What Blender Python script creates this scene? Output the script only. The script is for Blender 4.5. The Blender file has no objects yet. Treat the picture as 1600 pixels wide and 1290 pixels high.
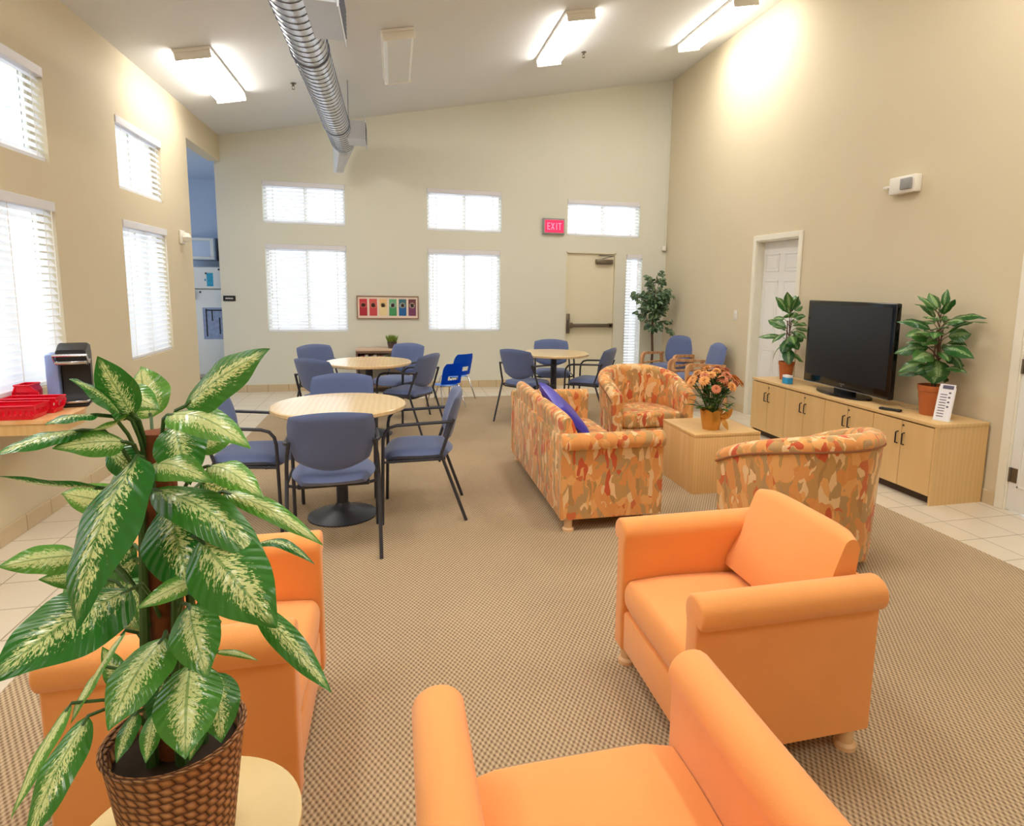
import bpy, bmesh, math, random
from mathutils import Vector, Matrix
random.seed(7)
C = bpy.context.scene
COL = C.collection
PI = math.pi
# ------------------------------------------------------------------ camera, world, exposure
H = 1.5
FPX, CX, CY = 955.72, 857.5, 579.0           # focal length and principal point on the 1600x1290 frame
yaw, pitch, roll = math.radians(14.237), math.radians(7.8025), math.radians(1.0007)
fwd = Vector((math.sin(yaw)*math.cos(pitch), math.cos(yaw)*math.cos(pitch), -math.sin(pitch)))
rgt = Vector((math.cos(yaw), -math.sin(yaw), 0)); upv = rgt.cross(fwd)
r2 = rgt*math.cos(roll) + upv*math.sin(roll); u2 = -rgt*math.sin(roll) + upv*math.cos(roll)
cd = bpy.data.cameras.new('camera'); cam = bpy.data.objects.new('camera', cd); COL.objects.link(cam)
cam.matrix_world = Matrix((( r2.x, u2.x, -fwd.x, 0), (r2.y, u2.y, -fwd.y, 0), (r2.z, u2.z, -fwd.z, H), (0, 0, 0, 1)))
cd.sensor_fit = 'HORIZONTAL'; cd.sensor_width = 36.0
cd.lens = FPX/1600*36; cd.shift_x = (800-CX)/1600; cd.shift_y = (CY-645)/1600
cd.clip_start = 0.02; cd.clip_end = 200
C.camera = cam
C.view_settings.view_transform = 'Standard'; C.view_settings.look = 'None'
C.view_settings.exposure = 0.0; C.view_settings.gamma = 1.0; C.view_settings.use_curve_mapping = False
LAMP = 25.0       # emission of the ceiling lamp lenses
DAY = 3.8         # overcast sky outside
wd = bpy.data.worlds.new('sky'); C.world = wd; wd.use_nodes = True
wn = wd.node_tree.nodes; wl = wd.node_tree.links
wn['Background'].inputs['Color'].default_value = (0.80, 0.90, 1.0, 1); wn['Background'].inputs['Strength'].default_value = DAY

def at_y(u, v, y):
    d = r2*((u-CX)/FPX) - u2*((v-CY)/FPX) + fwd
    return Vector((0, 0, H)) + d*(y/d.y)

# ------------------------------------------------------------------ materials
def srgb(r, g, b):
    f = lambda c: (c/255/12.92) if c/255 <= 0.04045 else ((c/255+0.055)/1.055)**2.4
    return (f(r), f(g), f(b), 1)
class NT:
    def __init__(s, name):
        s.m = bpy.data.materials.new(name); s.m.use_nodes = True
        s.n = s.m.node_tree.nodes; s.l = s.m.node_tree.links; s.b = s.n['Principled BSDF']
    def node(s, t, **k):
        x = s.n.new(t)
        for a, v in k.items(): setattr(x, a, v)
        return x
    def link(s, a, b): s.l.new(a, b)
    def math(s, op, a, b=None, c=None):
        x = s.node('ShaderNodeMath', operation=op)
        for i, q in enumerate((a, b, c)):
            if q is None: continue
            if isinstance(q, (int, float)): x.inputs[i].default_value = q
            else: s.link(q, x.inputs[i])
        return x.outputs[0]
    def mix(s, f, a, b):
        x = s.node('ShaderNodeMix', data_type='RGBA')
        for i, q in ((0, f), (6, a), (7, b)):
            if isinstance(q, (int, float)): x.inputs[i].default_value = q
            elif isinstance(q, tuple): x.inputs[i].default_value = q
            else: s.link(q, x.inputs[i])
        return x.outputs[2]
    def noise(s, vec, scale, detail=3, rough=.5, dist=0):
        x = s.node('ShaderNodeTexNoise'); x.inputs['Scale'].default_value = scale; x.inputs['Detail'].default_value = detail
        x.inputs['Roughness'].default_value = rough; x.inputs['Distortion'].default_value = dist
        if vec is not None: s.link(vec, x.inputs['Vector'])
        return x
    def coord(s, which='Object', scale=None):
        t = s.node('ShaderNodeTexCoord').outputs[which]
        if scale is None: return t
        m = s.node('ShaderNodeMapping'); m.inputs['Scale'].default_value = scale; s.link(t, m.inputs['Vector'])
        return m.outputs[0]
    def ramp(s, fac, stops, interp='LINEAR'):
        x = s.node('ShaderNodeValToRGB'); x.color_ramp.interpolation = interp
        e = x.color_ramp.elements
        while len(e) < len(stops): e.new(0.5)
        for i, (p, c) in enumerate(stops): e[i].position = p; e[i].color = c
        s.link(fac, x.inputs[0]); return x.outputs[0]
    def bump(s, h, strength=.2, dist=.01):
        x = s.node('ShaderNodeBump'); x.inputs['Strength'].default_value = strength; x.inputs['Distance'].default_value = dist
        s.link(h, x.inputs['Height']); s.link(x.outputs[0], s.b.inputs['Normal'])
    def base(s, c):
        if isinstance(c, tuple): s.b.inputs['Base Color'].default_value = c
        else: s.link(c, s.b.inputs['Base Color'])
    def rough(s, r): s.b.inputs['Roughness'].default_value = r

def plain(name, c, rough=.6, metal=0, vary=.06, vs=6, bump=0, bscale=200, coat=0):
    t = NT(name); co = t.coord('Object'); nz = t.noise(co, vs, 3)
    dark = tuple(x*(1-vary) for x in c[:3])+(1,); lite = tuple(min(1, x*(1+vary)) for x in c[:3])+(1,)
    t.base(t.mix(nz.outputs[0], dark, lite)); t.rough(rough); t.b.inputs['Metallic'].default_value = metal
    if coat: t.b.inputs['Coat Weight'].default_value = coat
    if bump: t.bump(t.noise(co, bscale, 2).outputs[0], bump, .002)
    return t.m
def wall_paint(name, c):
    t = NT(name); co = t.coord('Object'); nz = t.noise(co, 1.2, 4)
    t.base(t.mix(nz.outputs[0], tuple(x*.97 for x in c[:3])+(1,), tuple(min(1, x*1.03) for x in c[:3])+(1,)))
    t.rough(.75); t.bump(t.noise(co, 60, 3).outputs[0], .12, .004); return t.m
def wood(name, c1, c2, sc=(1, 1, 1), rough=.4):
    t = NT(name); co = t.coord('Object', sc); nz = t.noise(co, 4, 6, .6, .4)
    w = t.node('ShaderNodeTexWave'); w.inputs['Scale'].default_value = 3; w.inputs['Distortion'].default_value = 5; w.inputs['Detail'].default_value = 3
    t.link(co, w.inputs['Vector'])
    f = t.math('MULTIPLY_ADD', w.outputs['Fac'], .35, t.math('MULTIPLY', nz.outputs[0], .65))
    t.base(t.ramp(f, [(.3, c1), (.7, c2)])); t.rough(rough); return t.m
def fabric(name, c, bs=420, sheen=.25, vary=.05):
    t = NT(name); co = t.coord('Object')
    w = t.noise(co, bs, 2); nz = t.noise(co, 5, 3)
    t.base(t.mix(nz.outputs[0], tuple(x*(1-vary) for x in c[:3])+(1,), tuple(min(1, x*(1+vary)) for x in c[:3])+(1,)))
    t.rough(.85); t.b.inputs['Sheen Weight'].default_value = sheen; t.bump(w.outputs[0], .35, .002); return t.m

M = {}
M['wall_cream'] = wall_paint('cream paint', srgb(221, 221, 208))
M['wall_tan'] = wall_paint('tan paint', srgb(216, 203, 174))
M['ceiling'] = wall_paint('ceiling paint', srgb(228, 230, 232))
M['kitchen'] = wall_paint('kitchen paint', srgb(200, 212, 230))
M['white'] = plain('white trim paint', srgb(236, 232, 216), .45, vary=.02)
M['door'] = plain('door paint', srgb(226, 219, 194), .5, vary=.02)
M['doorw'] = plain('white door paint', srgb(232, 232, 228), .45, vary=.02)
M['black'] = plain('black plastic', srgb(26, 26, 30), .4)
M['frame'] = plain('dark grey tube', srgb(58, 60, 70), .38, .3)
M['blue'] = fabric('slate blue fabric', srgb(92, 107, 150))
M['orange'] = fabric('orange fabric', srgb(249, 169, 94), 500)
M['pillow'] = plain('blue violet satin', srgb(74, 66, 190), .35, vary=.15)
M['foot'] = wood('pale wood feet', srgb(222, 180, 130), srgb(240, 206, 160))
M['tabletop'] = wood('maple tabletop', srgb(222, 194, 148), srgb(228, 202, 158), (3, .6, 1), .2)
M['cabinet'] = wood('maple cabinet laminate', srgb(220, 182, 124), srgb(226, 190, 134), (3, 3, .4), .42)
M['cube'] = wood('maple cube laminate', srgb(226, 182, 118), srgb(236, 196, 138), (5, 5, .35), .4)
M['desk'] = wood('counter laminate', srgb(232, 172, 112), srgb(244, 200, 150), (1, 4, 1), .35)
M['roundtop'] = plain('cream laminate', srgb(226, 204, 150), .4, vary=.03)
M['oakarm'] = wood('oak arms', srgb(196, 140, 92), srgb(222, 170, 120))
M['red'] = plain('red plastic', srgb(224, 14, 44), .3, vary=.04)
M['kidblue'] = plain('bright blue plastic', srgb(24, 116, 214), .3)
M['chrome'] = plain('chrome', srgb(200, 200, 205), .2, 1, vary=.02)
M['steel'] = plain('brushed steel', srgb(120, 112, 100), .35, .8, vary=.03)
M['greyplastic'] = plain('grey plastic', srgb(150, 150, 150), .5)
M['whiteplastic'] = plain('white plastic', srgb(236, 232, 222), .4, vary=.02)
M['screen'] = plain('tv glass', srgb(10, 11, 17), .32)
M['bezel'] = plain('gloss black', srgb(12, 12, 14), .12)
M['paper'] = plain('paper', srgb(236, 234, 240), .7, vary=.02)
M['soil'] = plain('soil', srgb(52, 38, 26), .95, vary=.4, vs=60)
M['stem'] = plain('green stem', srgb(58, 96, 44), .5, vary=.2)
M['trunk'] = plain('brown stem', srgb(92, 66, 48), .8, vary=.25, vs=30)
M['moss'] = plain('coir pole', srgb(122, 66, 34), .95, vary=.45, vs=50, bump=.6)
M['terracotta'] = plain('terracotta', srgb(178, 96, 44), .6, vary=.14, vs=18)
M['gold'] = plain('gold foil', srgb(212, 156, 74), .33, .55, vary=.1, vs=25)
M['redleaf'] = plain('exit face', srgb(232, 60, 90), .4)
# unlit / lit lenses
def emit(name, c, s):
    t = NT(name); t.base(c); t.rough(.5); t.b.inputs['Emission Color'].default_value = c; t.b.inputs['Emission Strength'].default_value = s; return t.m
M['lamp'] = emit('lit acrylic lens', (1.0, .95, .87, 1), LAMP)
M['lens_off'] = plain('unlit acrylic lens', srgb(228, 232, 232), .35, vary=.02)
M['exit'] = emit('lit exit face', srgb(240, 40, 86), 1.0)
M['exit_letter'] = emit('lit exit letters', srgb(255, 120, 150), 1.2)
# duct metal with spiral seams
t = NT('galvanised duct'); co = t.coord('Object'); sep = t.node('ShaderNodeSeparateXYZ'); t.link(co, sep.inputs[0])
nz = t.noise(co, 3, 3); t.base(t.mix(nz.outputs[0], srgb(196, 202, 216), srgb(226, 230, 238))); t.b.inputs['Metallic'].default_value = .85; t.rough(.3); M['duct'] = t.m
M['seam'] = plain('duct seam', srgb(120, 128, 146), .45, .8)
M['register'] = plain('register metal', srgb(206, 212, 222), .45, .5, vary=.04)
# glass
t = NT('window glass'); t.b.inputs['Transmission Weight'].default_value = 1; t.rough(.0); t.b.inputs['IOR'].default_value = 1.1
t.base((.95, .98, 1, 1)); M['glass'] = t.m
# blinds
t = NT('white blind slats'); t.base(srgb(250, 250, 252)); t.rough(.5)
tr = t.node('ShaderNodeBsdfTranslucent'); tr.inputs['Color'].default_value = (.95, .96, 1, 1)
mx = t.node('ShaderNodeMixShader'); mx.inputs[0].default_value = .27
t.link(t.b.outputs[0], mx.inputs[1]); t.link(tr.outputs[0], mx.inputs[2]); t.link(mx.outputs[0], t.n['Material Output'].inputs[0]); M['slat'] = t.m
M['headrail'] = plain('blind headrail', srgb(226, 226, 232), .5, vary=.02)
# carpet
t = NT('woven loop carpet'); co = t.coord('Object'); sep = t.node('ShaderNodeSeparateXYZ'); t.link(co, sep.inputs[0])
k = 2*PI/.019
a = t.math('SINE', t.math('MULTIPLY', t.math('ADD', sep.outputs[0], t.math('MULTIPLY', sep.outputs[1], .62)), k))
b = t.math('SINE', t.math('MULTIPLY', t.math('SUBTRACT', sep.outputs[0], t.math('MULTIPLY', sep.outputs[1], .62)), k))
w = t.math('MULTIPLY_ADD', t.math('ADD', a, b), .25, .5)
nf = t.noise(co, 260, 2); n1 = t.noise(co, 1.1, 4); n2 = t.noise(co, 90, 2)
f = t.math('ADD', t.math('MULTIPLY', w, .75), t.math('MULTIPLY', nf.outputs[0], .42))
colr = t.ramp(f, [(.2, srgb(112, 90, 70)), (.5, srgb(170, 146, 114)), (.85, srgb(204, 182, 150))])
stain = t.math('MULTIPLY_ADD', n1.outputs[0], .35, .82)
mm = t.node('ShaderNodeMix', data_type='RGBA', blend_type='MULTIPLY'); mm.inputs[0].default_value = 1
t.link(colr, mm.inputs[6]); cmb = t.node('ShaderNodeCombineColor')
for i in range(3): t.link(stain, cmb.inputs[i])
t.link(cmb.outputs[0], mm.inputs[7]); t.base(mm.outputs[2]); t.rough(.95); t.bump(f, .6, .006); M['carpet'] = t.m
# floor tiles
def tile_mat(name, c, g, s=.305, off=(0, 0), plane='xy'):
    t = NT(name); co = t.coord('Object')
    br = t.node('ShaderNodeTexBrick'); br.offset = 0; br.squash = 1
    br.inputs['Scale'].default_value = 1; br.inputs['Brick Width'].default_value = s; br.inputs['Row Height'].default_value = s
    br.inputs['Mortar Size'].default_value = .004; br.inputs['Mortar Smooth'].default_value = .2
    mp = t.node('ShaderNodeMapping'); mp.inputs['Location'].default_value = (off[0], off[1], 0)
    t.link(co, mp.inputs[0]); t.link(mp.outputs[0], br.inputs['Vector'])
    br.inputs['Color1'].default_value = c; br.inputs['Color2'].default_value = tuple(x*.95 for x in c[:3])+(1,); br.inputs['Mortar'].default_value = g
    nz = t.noise(co, 5, 4); t.base(t.mix(t.math('MULTIPLY', nz.outputs[0], .25), br.outputs[0], tuple(x*.8 for x in c[:3])+(1,)))
    t.rough(.28); t.bump(t.math('SUBTRACT', 1, br.outputs['Fac']), .4, .003); return t.m
M['tile'] = tile_mat('cream ceramic floor tile', srgb(226, 214, 194), srgb(160, 146, 126), .285, (.19, .0))
M['basetile'] = plain('tan base tile', srgb(206, 186, 150), .4, vary=.08)
M['grout'] = plain('grout', srgb(150, 132, 104), .8)
# patterned upholstery
t = NT('painterly patterned fabric'); co = t.coord('Object', (1, 1, .62)); dn = t.noise(co, 9, 2)
vm = t.node('ShaderNodeVectorMath', operation='MULTIPLY_ADD'); t.link(dn.outputs['Color'], vm.inputs[0]); vm.inputs[1].default_value = (.14, .14, .14); t.link(co, vm.inputs[2])
v1 = t.node('ShaderNodeTexVoronoi'); v1.inputs['Scale'].default_value = 20; t.link(vm.outputs[0], v1.inputs['Vector'])
s1 = t.node('ShaderNodeSeparateColor'); t.link(v1.outputs['Color'], s1.inputs[0])
c1 = t.ramp(s1.outputs[0], [(0, srgb(226, 154, 84)), (.24, srgb(200, 154, 92)), (.44, srgb(236, 176, 106)), (.62, srgb(212, 112, 62)), (.72, srgb(190, 152, 100)), (.90, srgb(240, 204, 152))], 'CONSTANT')
v2 = t.node('ShaderNodeTexVoronoi'); v2.inputs['Scale'].default_value = 27; mp2 = t.node('ShaderNodeMapping'); mp2.inputs['Location'].default_value = (3, 1, 2); mp2.inputs['Scale'].default_value = (1.2, 1.2, .55)
t.link(vm.outputs[0], mp2.inputs[0]); t.link(mp2.outputs[0], v2.inputs['Vector'])
s2 = t.node('ShaderNodeSeparateColor'); t.link(v2.outputs['Color'], s2.inputs[0])
c2 = t.ramp(s2.outputs[1], [(0, srgb(230, 160, 90)), (.45, srgb(206, 92, 52)), (.62, srgb(242, 204, 152)), (.82, srgb(184, 140, 84))], 'CONSTANT')
t.base(t.mix(t.math('GREATER_THAN', s2.outputs[0], .66), c1, c2)); t.rough(.85); t.b.inputs['Sheen Weight'].default_value = .2; M['pattern'] = t.m
# woven basket
t = NT('woven basket'); co = t.coord('UV'); sep = t.node('ShaderNodeSeparateXYZ'); t.link(co, sep.inputs[0])
dn = t.noise(t.coord('Object'), 22, 2)
vv = t.math('MULTIPLY', t.math('ADD', sep.outputs[1], t.math('MULTIPLY', dn.outputs[0], .05)), 21); row = t.math('FLOOR', vv)
st_ = t.math('POWER', t.math('ABSOLUTE', t.math('SINE', t.math('MULTIPLY', vv, PI))), .6)
uu = t.math('ADD', t.math('MULTIPLY', sep.outputs[0], 36), t.math('ADD', t.math('MULTIPLY', row, .5), t.math('MULTIPLY', vv, .45)))
tw = t.math('POWER', t.math('ABSOLUTE', t.math('SINE', t.math('MULTIPLY', uu, PI))), .6)
hh = t.math('MULTIPLY', st_, tw); fn = t.noise(t.coord('Object', (60, 60, 220)), 1, 2)
hc = t.math('ADD', t.math('MULTIPLY', hh, .75), t.math('MULTIPLY', fn.outputs[0], .35))
t.base(t.ramp(hc, [(.18, srgb(82, 46, 26)), (.5, srgb(156, 98, 56)), (.95, srgb(206, 150, 98))])); t.rough(.65); t.bump(hh, 1, .008); M['basket'] = t.m
# variegated leaf (uv: u along the midrib, v across; colour attribute 'tone' per leaf)
def leaf_mat(name, dark, mid, cream, spread=.55):
    t = NT(name); uv = t.coord('UV'); sep = t.node('ShaderNodeSeparateXYZ'); t.link(uv, sep.inputs[0])
    at = t.node('ShaderNodeAttribute', attribute_name='tone'); ts = t.node('ShaderNodeSeparateColor'); t.link(at.outputs['Color'], ts.inputs[0])
    av = t.math('ABSOLUTE', t.math('MULTIPLY_ADD', sep.outputs[1], 2, -1))
    s = t.math('SUBTRACT', sep.outputs[0], t.math('MULTIPLY', av, .22))
    cv = t.node('ShaderNodeCombineXYZ'); t.link(t.math('MULTIPLY', s, 52), cv.inputs[0]); t.link(t.math('MULTIPLY', sep.outputs[1], 14), cv.inputs[1]); t.link(t.math('MULTIPLY', ts.outputs[1], 90), cv.inputs[2])
    nz = t.noise(cv.outputs[0], 1.0, 3, .6, .6)
    w = t.math('SUBTRACT', nz.outputs[0], t.math('MULTIPLY_ADD', t.math('POWER', av, 1.6), spread, .0))
    w = t.math('ADD', w, t.math('MULTIPLY_ADD', ts.outputs[0], .16, -.10))
    edge = t.math('SMOOTH_MIN', t.math('MULTIPLY', sep.outputs[0], 6), 1, .2)
    blot = t.ramp(w, [(.33, (0, 0, 0, 1)), (.41, (1, 1, 1, 1))])
    blot = t.math('MULTIPLY', blot, t.ramp(sep.outputs[0], [(.02, (.2, .2, .2, 1)), (.12, (1, 1, 1, 1)), (.86, (1, 1, 1, 1)), (.97, (0, 0, 0, 1))]))
    g = t.mix(ts.outputs[0], dark, mid)
    c = t.mix(blot, g, cream)
    rib = t.math('LESS_THAN', av, .045)
    c = t.mix(t.math('MULTIPLY', rib, .6), c, t.mix(.5, dark, mid))
    t.base(c); t.rough(.24); t.b.inputs['Specular IOR Level'].default_value = .55
    t.bump(t.math('SINE', t.math('MULTIPLY', s, 70)), .18, .004)
    tr = t.node('ShaderNodeBsdfTranslucent'); t.link(c, tr.inputs[0]); mx = t.node('ShaderNodeMixShader'); mx.inputs[0].default_value = .18
    t.link(t.b.outputs[0], mx.inputs[1]); t.link(tr.outputs[0], mx.inputs[2]); t.link(mx.outputs[0], t.n['Material Output'].inputs[0])
    return t.m
M['leaf'] = leaf_mat('variegated leaf', srgb(8, 108, 34), srgb(104, 168, 66), srgb(226, 240, 170))
M['leaf_plain'] = leaf_mat('soft green leaf', srgb(30, 88, 36), srgb(88, 136, 66), srgb(160, 190, 128), 1.15)
M['ficusleaf'] = leaf_mat('ficus leaf', srgb(34, 70, 44), srgb(92, 124, 88), srgb(150, 170, 130), 1.4)
M['petal_a'] = plain('orange petals', srgb(240, 170, 98), .6, vary=.2, vs=60)
M['petal_b'] = plain('rust petals', srgb(212, 130, 90), .6, vary=.2, vs=60)
M['grass'] = plain('grass tuft', srgb(112, 136, 44), .6, vary=.3, vs=40)

# ------------------------------------------------------------------ mesh helpers
def obj(name, bm, mat, parent=None, smooth=True, loc=None, wn_=False):
    me = bpy.data.meshes.new(name); bm.normal_update(); bm.to_mesh(me); bm.free()
    if smooth:
        for p in me.polygons: p.use_smooth = True
        me.set_sharp_from_angle(angle=math.radians(38))
    o = bpy.data.objects.new(name, me); COL.objects.link(o)
    me.materials.append(M[mat] if isinstance(mat, str) else mat)
    if parent: o.parent = parent
    if loc: o.location = loc
    return o
def B(): return bmesh.new()
def box(bm, x0, x1, y0, y1, z0, z1, bev=0, seg=2, mx=None):
    r = bmesh.ops.create_cube(bm, size=1)
    vs = r['verts']
    for v in vs: v.co = Vector(((x0+x1)/2+v.co.x*(x1-x0), (y0+y1)/2+v.co.y*(y1-y0), (z0+z1)/2+v.co.z*(z1-z0)))
    if bev:
        es = list({e for v in vs for e in v.link_edges})
        rr = bmesh.ops.bevel(bm, geom=es, offset=bev, segments=seg, profile=.5, affect='EDGES')
        vs = list({v for f in rr['faces'] for v in f.verts} | {v for v in vs if v.is_valid})
    if mx is not None:
        for v in vs: v.co = mx @ v.co
    return vs
def tube(bm, pts, r, seg=8, cap=True, radii=None):
    pts = [Vector(p) for p in pts]; rings = []; n = len(pts); ref = None
    for i, p in enumerate(pts):
        d = (pts[min(i+1, n-1)]-pts[max(i-1, 0)]).normalized()
        if ref is None or abs(ref.dot(d)) > .98: ref = Vector((0, 0, 1)) if abs(d.z) < .9 else Vector((1, 0, 0))
        a = (ref - d*ref.dot(d)).normalized(); b = d.cross(a); ref = a
        rr = radii[i] if radii else r
        rings.append([bm.verts.new(p+(a*math.cos(2*PI*k/seg)+b*math.sin(2*PI*k/seg))*rr) for k in range(seg)])
    for i in range(n-1):
        for k in range(seg): bm.faces.new((rings[i][k], rings[i][(k+1) % seg], rings[i+1][(k+1) % seg], rings[i+1][k]))
    if cap: bm.faces.new(rings[0][::-1]); bm.faces.new(rings[-1])
def lathe(bm, prof, seg=32, c=(0, 0, 0), uv=False):
    rings = []
    for r, z in prof: rings.append([bm.verts.new((c[0]+r*math.cos(2*PI*k/seg), c[1]+r*math.sin(2*PI*k/seg), c[2]+z)) for k in range(seg)] if r > 1e-5 else [bm.verts.new((c[0], c[1], c[2]+z))])
    L = bm.loops.layers.uv.verify() if uv else None
    for i in range(len(rings)-1):
        a, b = rings[i], rings[i+1]
        for k in range(seg):
            k2 = (k+1) % seg
            if len(a) == 1 and len(b) == 1: continue
            if len(a) == 1: f = bm.faces.new((a[0], b[k2], b[k]))
            elif len(b) == 1: f = bm.faces.new((a[k], a[k2], b[0]))
            else:
                f = bm.faces.new((a[k], a[k2], b[k2], b[k]))
                if uv:
                    for lp, q in zip(f.loops, ((k, i), (k+1, i), (k+1, i+1), (k, i+1))): lp[L].uv = (q[0]/seg, q[1]/(len(rings)-1))
def prism(bm, poly, axis, a, b):
    """poly: 2D outline; axis 'x' -> (y,z), 'y' -> (x,z), 'z' -> (x,y)"""
    def P(p, t): return {'x': (t, p[0], p[1]), 'y': (p[0], t, p[1]), 'z': (p[0], p[1], t)}[axis]
    A = [bm.verts.new(P(p, a)) for p in poly]; Bv = [bm.verts.new(P(p, b)) for p in poly]
    n = len(poly)
    fs = [bm.faces.new(A), bm.faces.new(Bv[::-1])]
    for i in range(n): fs.append(bm.faces.new((A[i], Bv[i], Bv[(i+1) % n], A[(i+1) % n])))
    bmesh.ops.recalc_face_normals(bm, faces=fs)
def pad(bm, w, h, th, fn, n=14, pw=.5, corner=.9):
    """closed cushion pad: fn(a,b) maps a,b in metres + side offset t to a point"""
    g = {}
    for s in (0, 1):
        for i in range(n+1):
            for j in range(n+1):
                u = -1+2*i/n; v = -1+2*j/n
                m = max(abs(u), abs(v))
                if s == 1 and m == 1: g[s, i, j] = g[0, i, j]; continue
                uu = u*math.sqrt(1-corner*v*v*u*u*.45); vv = v*math.sqrt(1-corner*u*u*v*v*.45)
                t = (th/2)*(max(0, 1-m**5))**pw*(1 if s else -1)
                g[s, i, j] = bm.verts.new(fn(uu*w/2, vv*h/2, t))
    for s in (0, 1):
        for i in range(n):
            for j in range(n):
                q = [g[s, i, j], g[s, i+1, j], g[s, i+1, j+1], g[s, i, j+1]]
                bm.faces.new(q if s else q[::-1])
    bmesh.ops.recalc_face_normals(bm, faces=bm.faces[:])
def thing(name, label, cat, loc=(0, 0, 0), rz=0, group=None):
    o = bpy.data.objects.new(name, None); COL.objects.link(o); o.location = loc; o.rotation_euler = (0, 0, rz)
    o.empty_display_size = .1
    return tag(o, label, cat, group)
def tag(o, label, cat, group=None):
    o['label'] = label; o['category'] = cat
    if group: o['group'] = group
    return o
def struct(name, bm, mat, parent=None, smooth=False):
    o = obj(name, bm, mat, parent, smooth)
    if parent is None: o['kind'] = 'structure'
    return o
def dup(root, loc, rz, label, group=None):
    r = root.copy(); COL.objects.link(r); r.location = loc; r.rotation_euler = (0, 0, rz); r['label'] = label
    if group: r['group'] = group
    for ch in list(root.children):
        c = ch.copy(); COL.objects.link(c); c.parent = r
        for g in ch.children:
            d = g.copy(); COL.objects.link(d); d.parent = c
    return r

# ------------------------------------------------------------------ room shell
LW, RW, BK, FR = -2.16, 4.15, 9.02, -2.6
def cz(x): return 3.36+.2013*(x-LW)
SL = math.atan(.2013)
def holed_wall(name, mat, axis, c0, c1, a0, a1, ztop, holes):
    """wall slab between planes c0..c1 of its normal axis, from a0 to a1 along it; ztop(a) gives the top; holes = (a0,a1,z0,z1)"""
    bm = B(); As = sorted({a0, a1} | {h[0] for h in holes} | {h[1] for h in holes})
    for i in range(len(As)-1):
        l, r = As[i], As[i+1]; m = (l+r)/2
        cuts = sorted([(h[2], h[3]) for h in holes if h[0] <= m <= h[1]]); z = 0
        segs = []
        for q in cuts:
            if q[0] > z+1e-4: segs.append((z, q[0], False))
            z = q[1]
        segs.append((z, None, True))
        for z0, z1, top in segs:
            zl, zr = (ztop(l), ztop(r)) if top else (z1, z1)
            pl = [(l, z0), (r, z0), (r, zr), (l, zl)]
            prism(bm, pl, 'y' if axis == 'y' else 'x', c0, c1)
    return struct(name, bm, mat)
# window list: (kind, a0, a1, z0, z1)
BW = [(-1.665, -.626, .825, 2.01), (-1.67, -.627, 2.28, 2.83), (.478, 1.525, .836, 2.01), (.472, 1.54, 2.268, 2.85), (2.535, 3.69, 2.272, 2.80), (3.50, 3.76, .12, 2.02)]
LWN = [(5.86, 6.88, .815, 1.995), (5.86, 6.87, 2.24, 2.82), (3.78, 4.81, .815, 1.995), (3.78, 4.80, 2.24, 2.83), (1.7, 2.72, .815, 1.995), (1.7, 2.72, 2.24, 2.83)]
DB = (2.53, 3.325, 0, 2.03)
holed_wall('wall_back', 'wall_cream', 'y', BK, BK+.16, -2.23, RW+.15, lambda x: cz(x)+.1, BW+[DB])
holed_wall('wall_left', 'wall_tan', 'x', LW-.14, LW, FR, BK, lambda y: 3.55, LWN+[(7.665, BK, 0, 3.035)])
holed_wall('wall_right', 'wall_tan', 'x', RW, RW+.15, FR, BK+.16, lambda y: 4.9, [(5.72, 6.50, 0, 2.07), (2.32, 3.235, 0, 2.07)])
holed_wall('wall_front', 'wall_tan', 'y', FR-.15, FR, LW-.14, RW+.15, lambda x: cz(x)+.1, [])
bm = B(); prism(bm, [(LW-.3, cz(LW-.3)), (RW+.2, cz(RW+.2)), (RW+.2, cz(RW+.2)+.15), (LW-.3, cz(LW-.3)+.15)], 'y', FR-.2, BK+.2); struct('ceiling', bm, 'ceiling')
bm = B(); box(bm, LW-2.9, RW+.3, FR-.2, BK+3, -.1, 0); struct('floor', bm, 'tile')
bm = B(); box(bm, -1.41, 3.325, FR+.05, 8.18, 0, .006); c_ = struct('floor_carpet', bm, 'carpet'); c_.name = 'trim_1'; c_['label'] = 'tan woven loop carpet laid over the tile floor'
# kitchen beyond the opening
KL, KB = -4.9, 11.0
bm = B(); box(bm, KL, -2.1, KB, KB+.12, 0, 3.089); struct('wall_kitchen_back', bm, 'kitchen')
holed_wall('wall_kitchen_left', 'kitchen', 'x', KL-.12, KL, 7.1, KB+.12, lambda y: 3.089, [(7.8, 9.8, .9, 2.3)])
bm = B(); box(bm, KL, LW-.14, 7.1, 7.22, 0, 3.089); struct('wall_kitchen_front', bm, 'kitchen')
bm = B(); box(bm, -2.23, -2.11, BK+.16, KB, 0, 3.089); struct('wall_kitchen_right', bm, 'kitchen')
bm = B(); box(bm, KL-.13, LW-.141, 7.08, KB+.13, 3.09, 3.2)
box(bm, LW-.1409, -2.105, BK+.161, KB+.13, 3.09, 3.2); struct('ceiling_kitchen', bm, 'kitchen')
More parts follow.
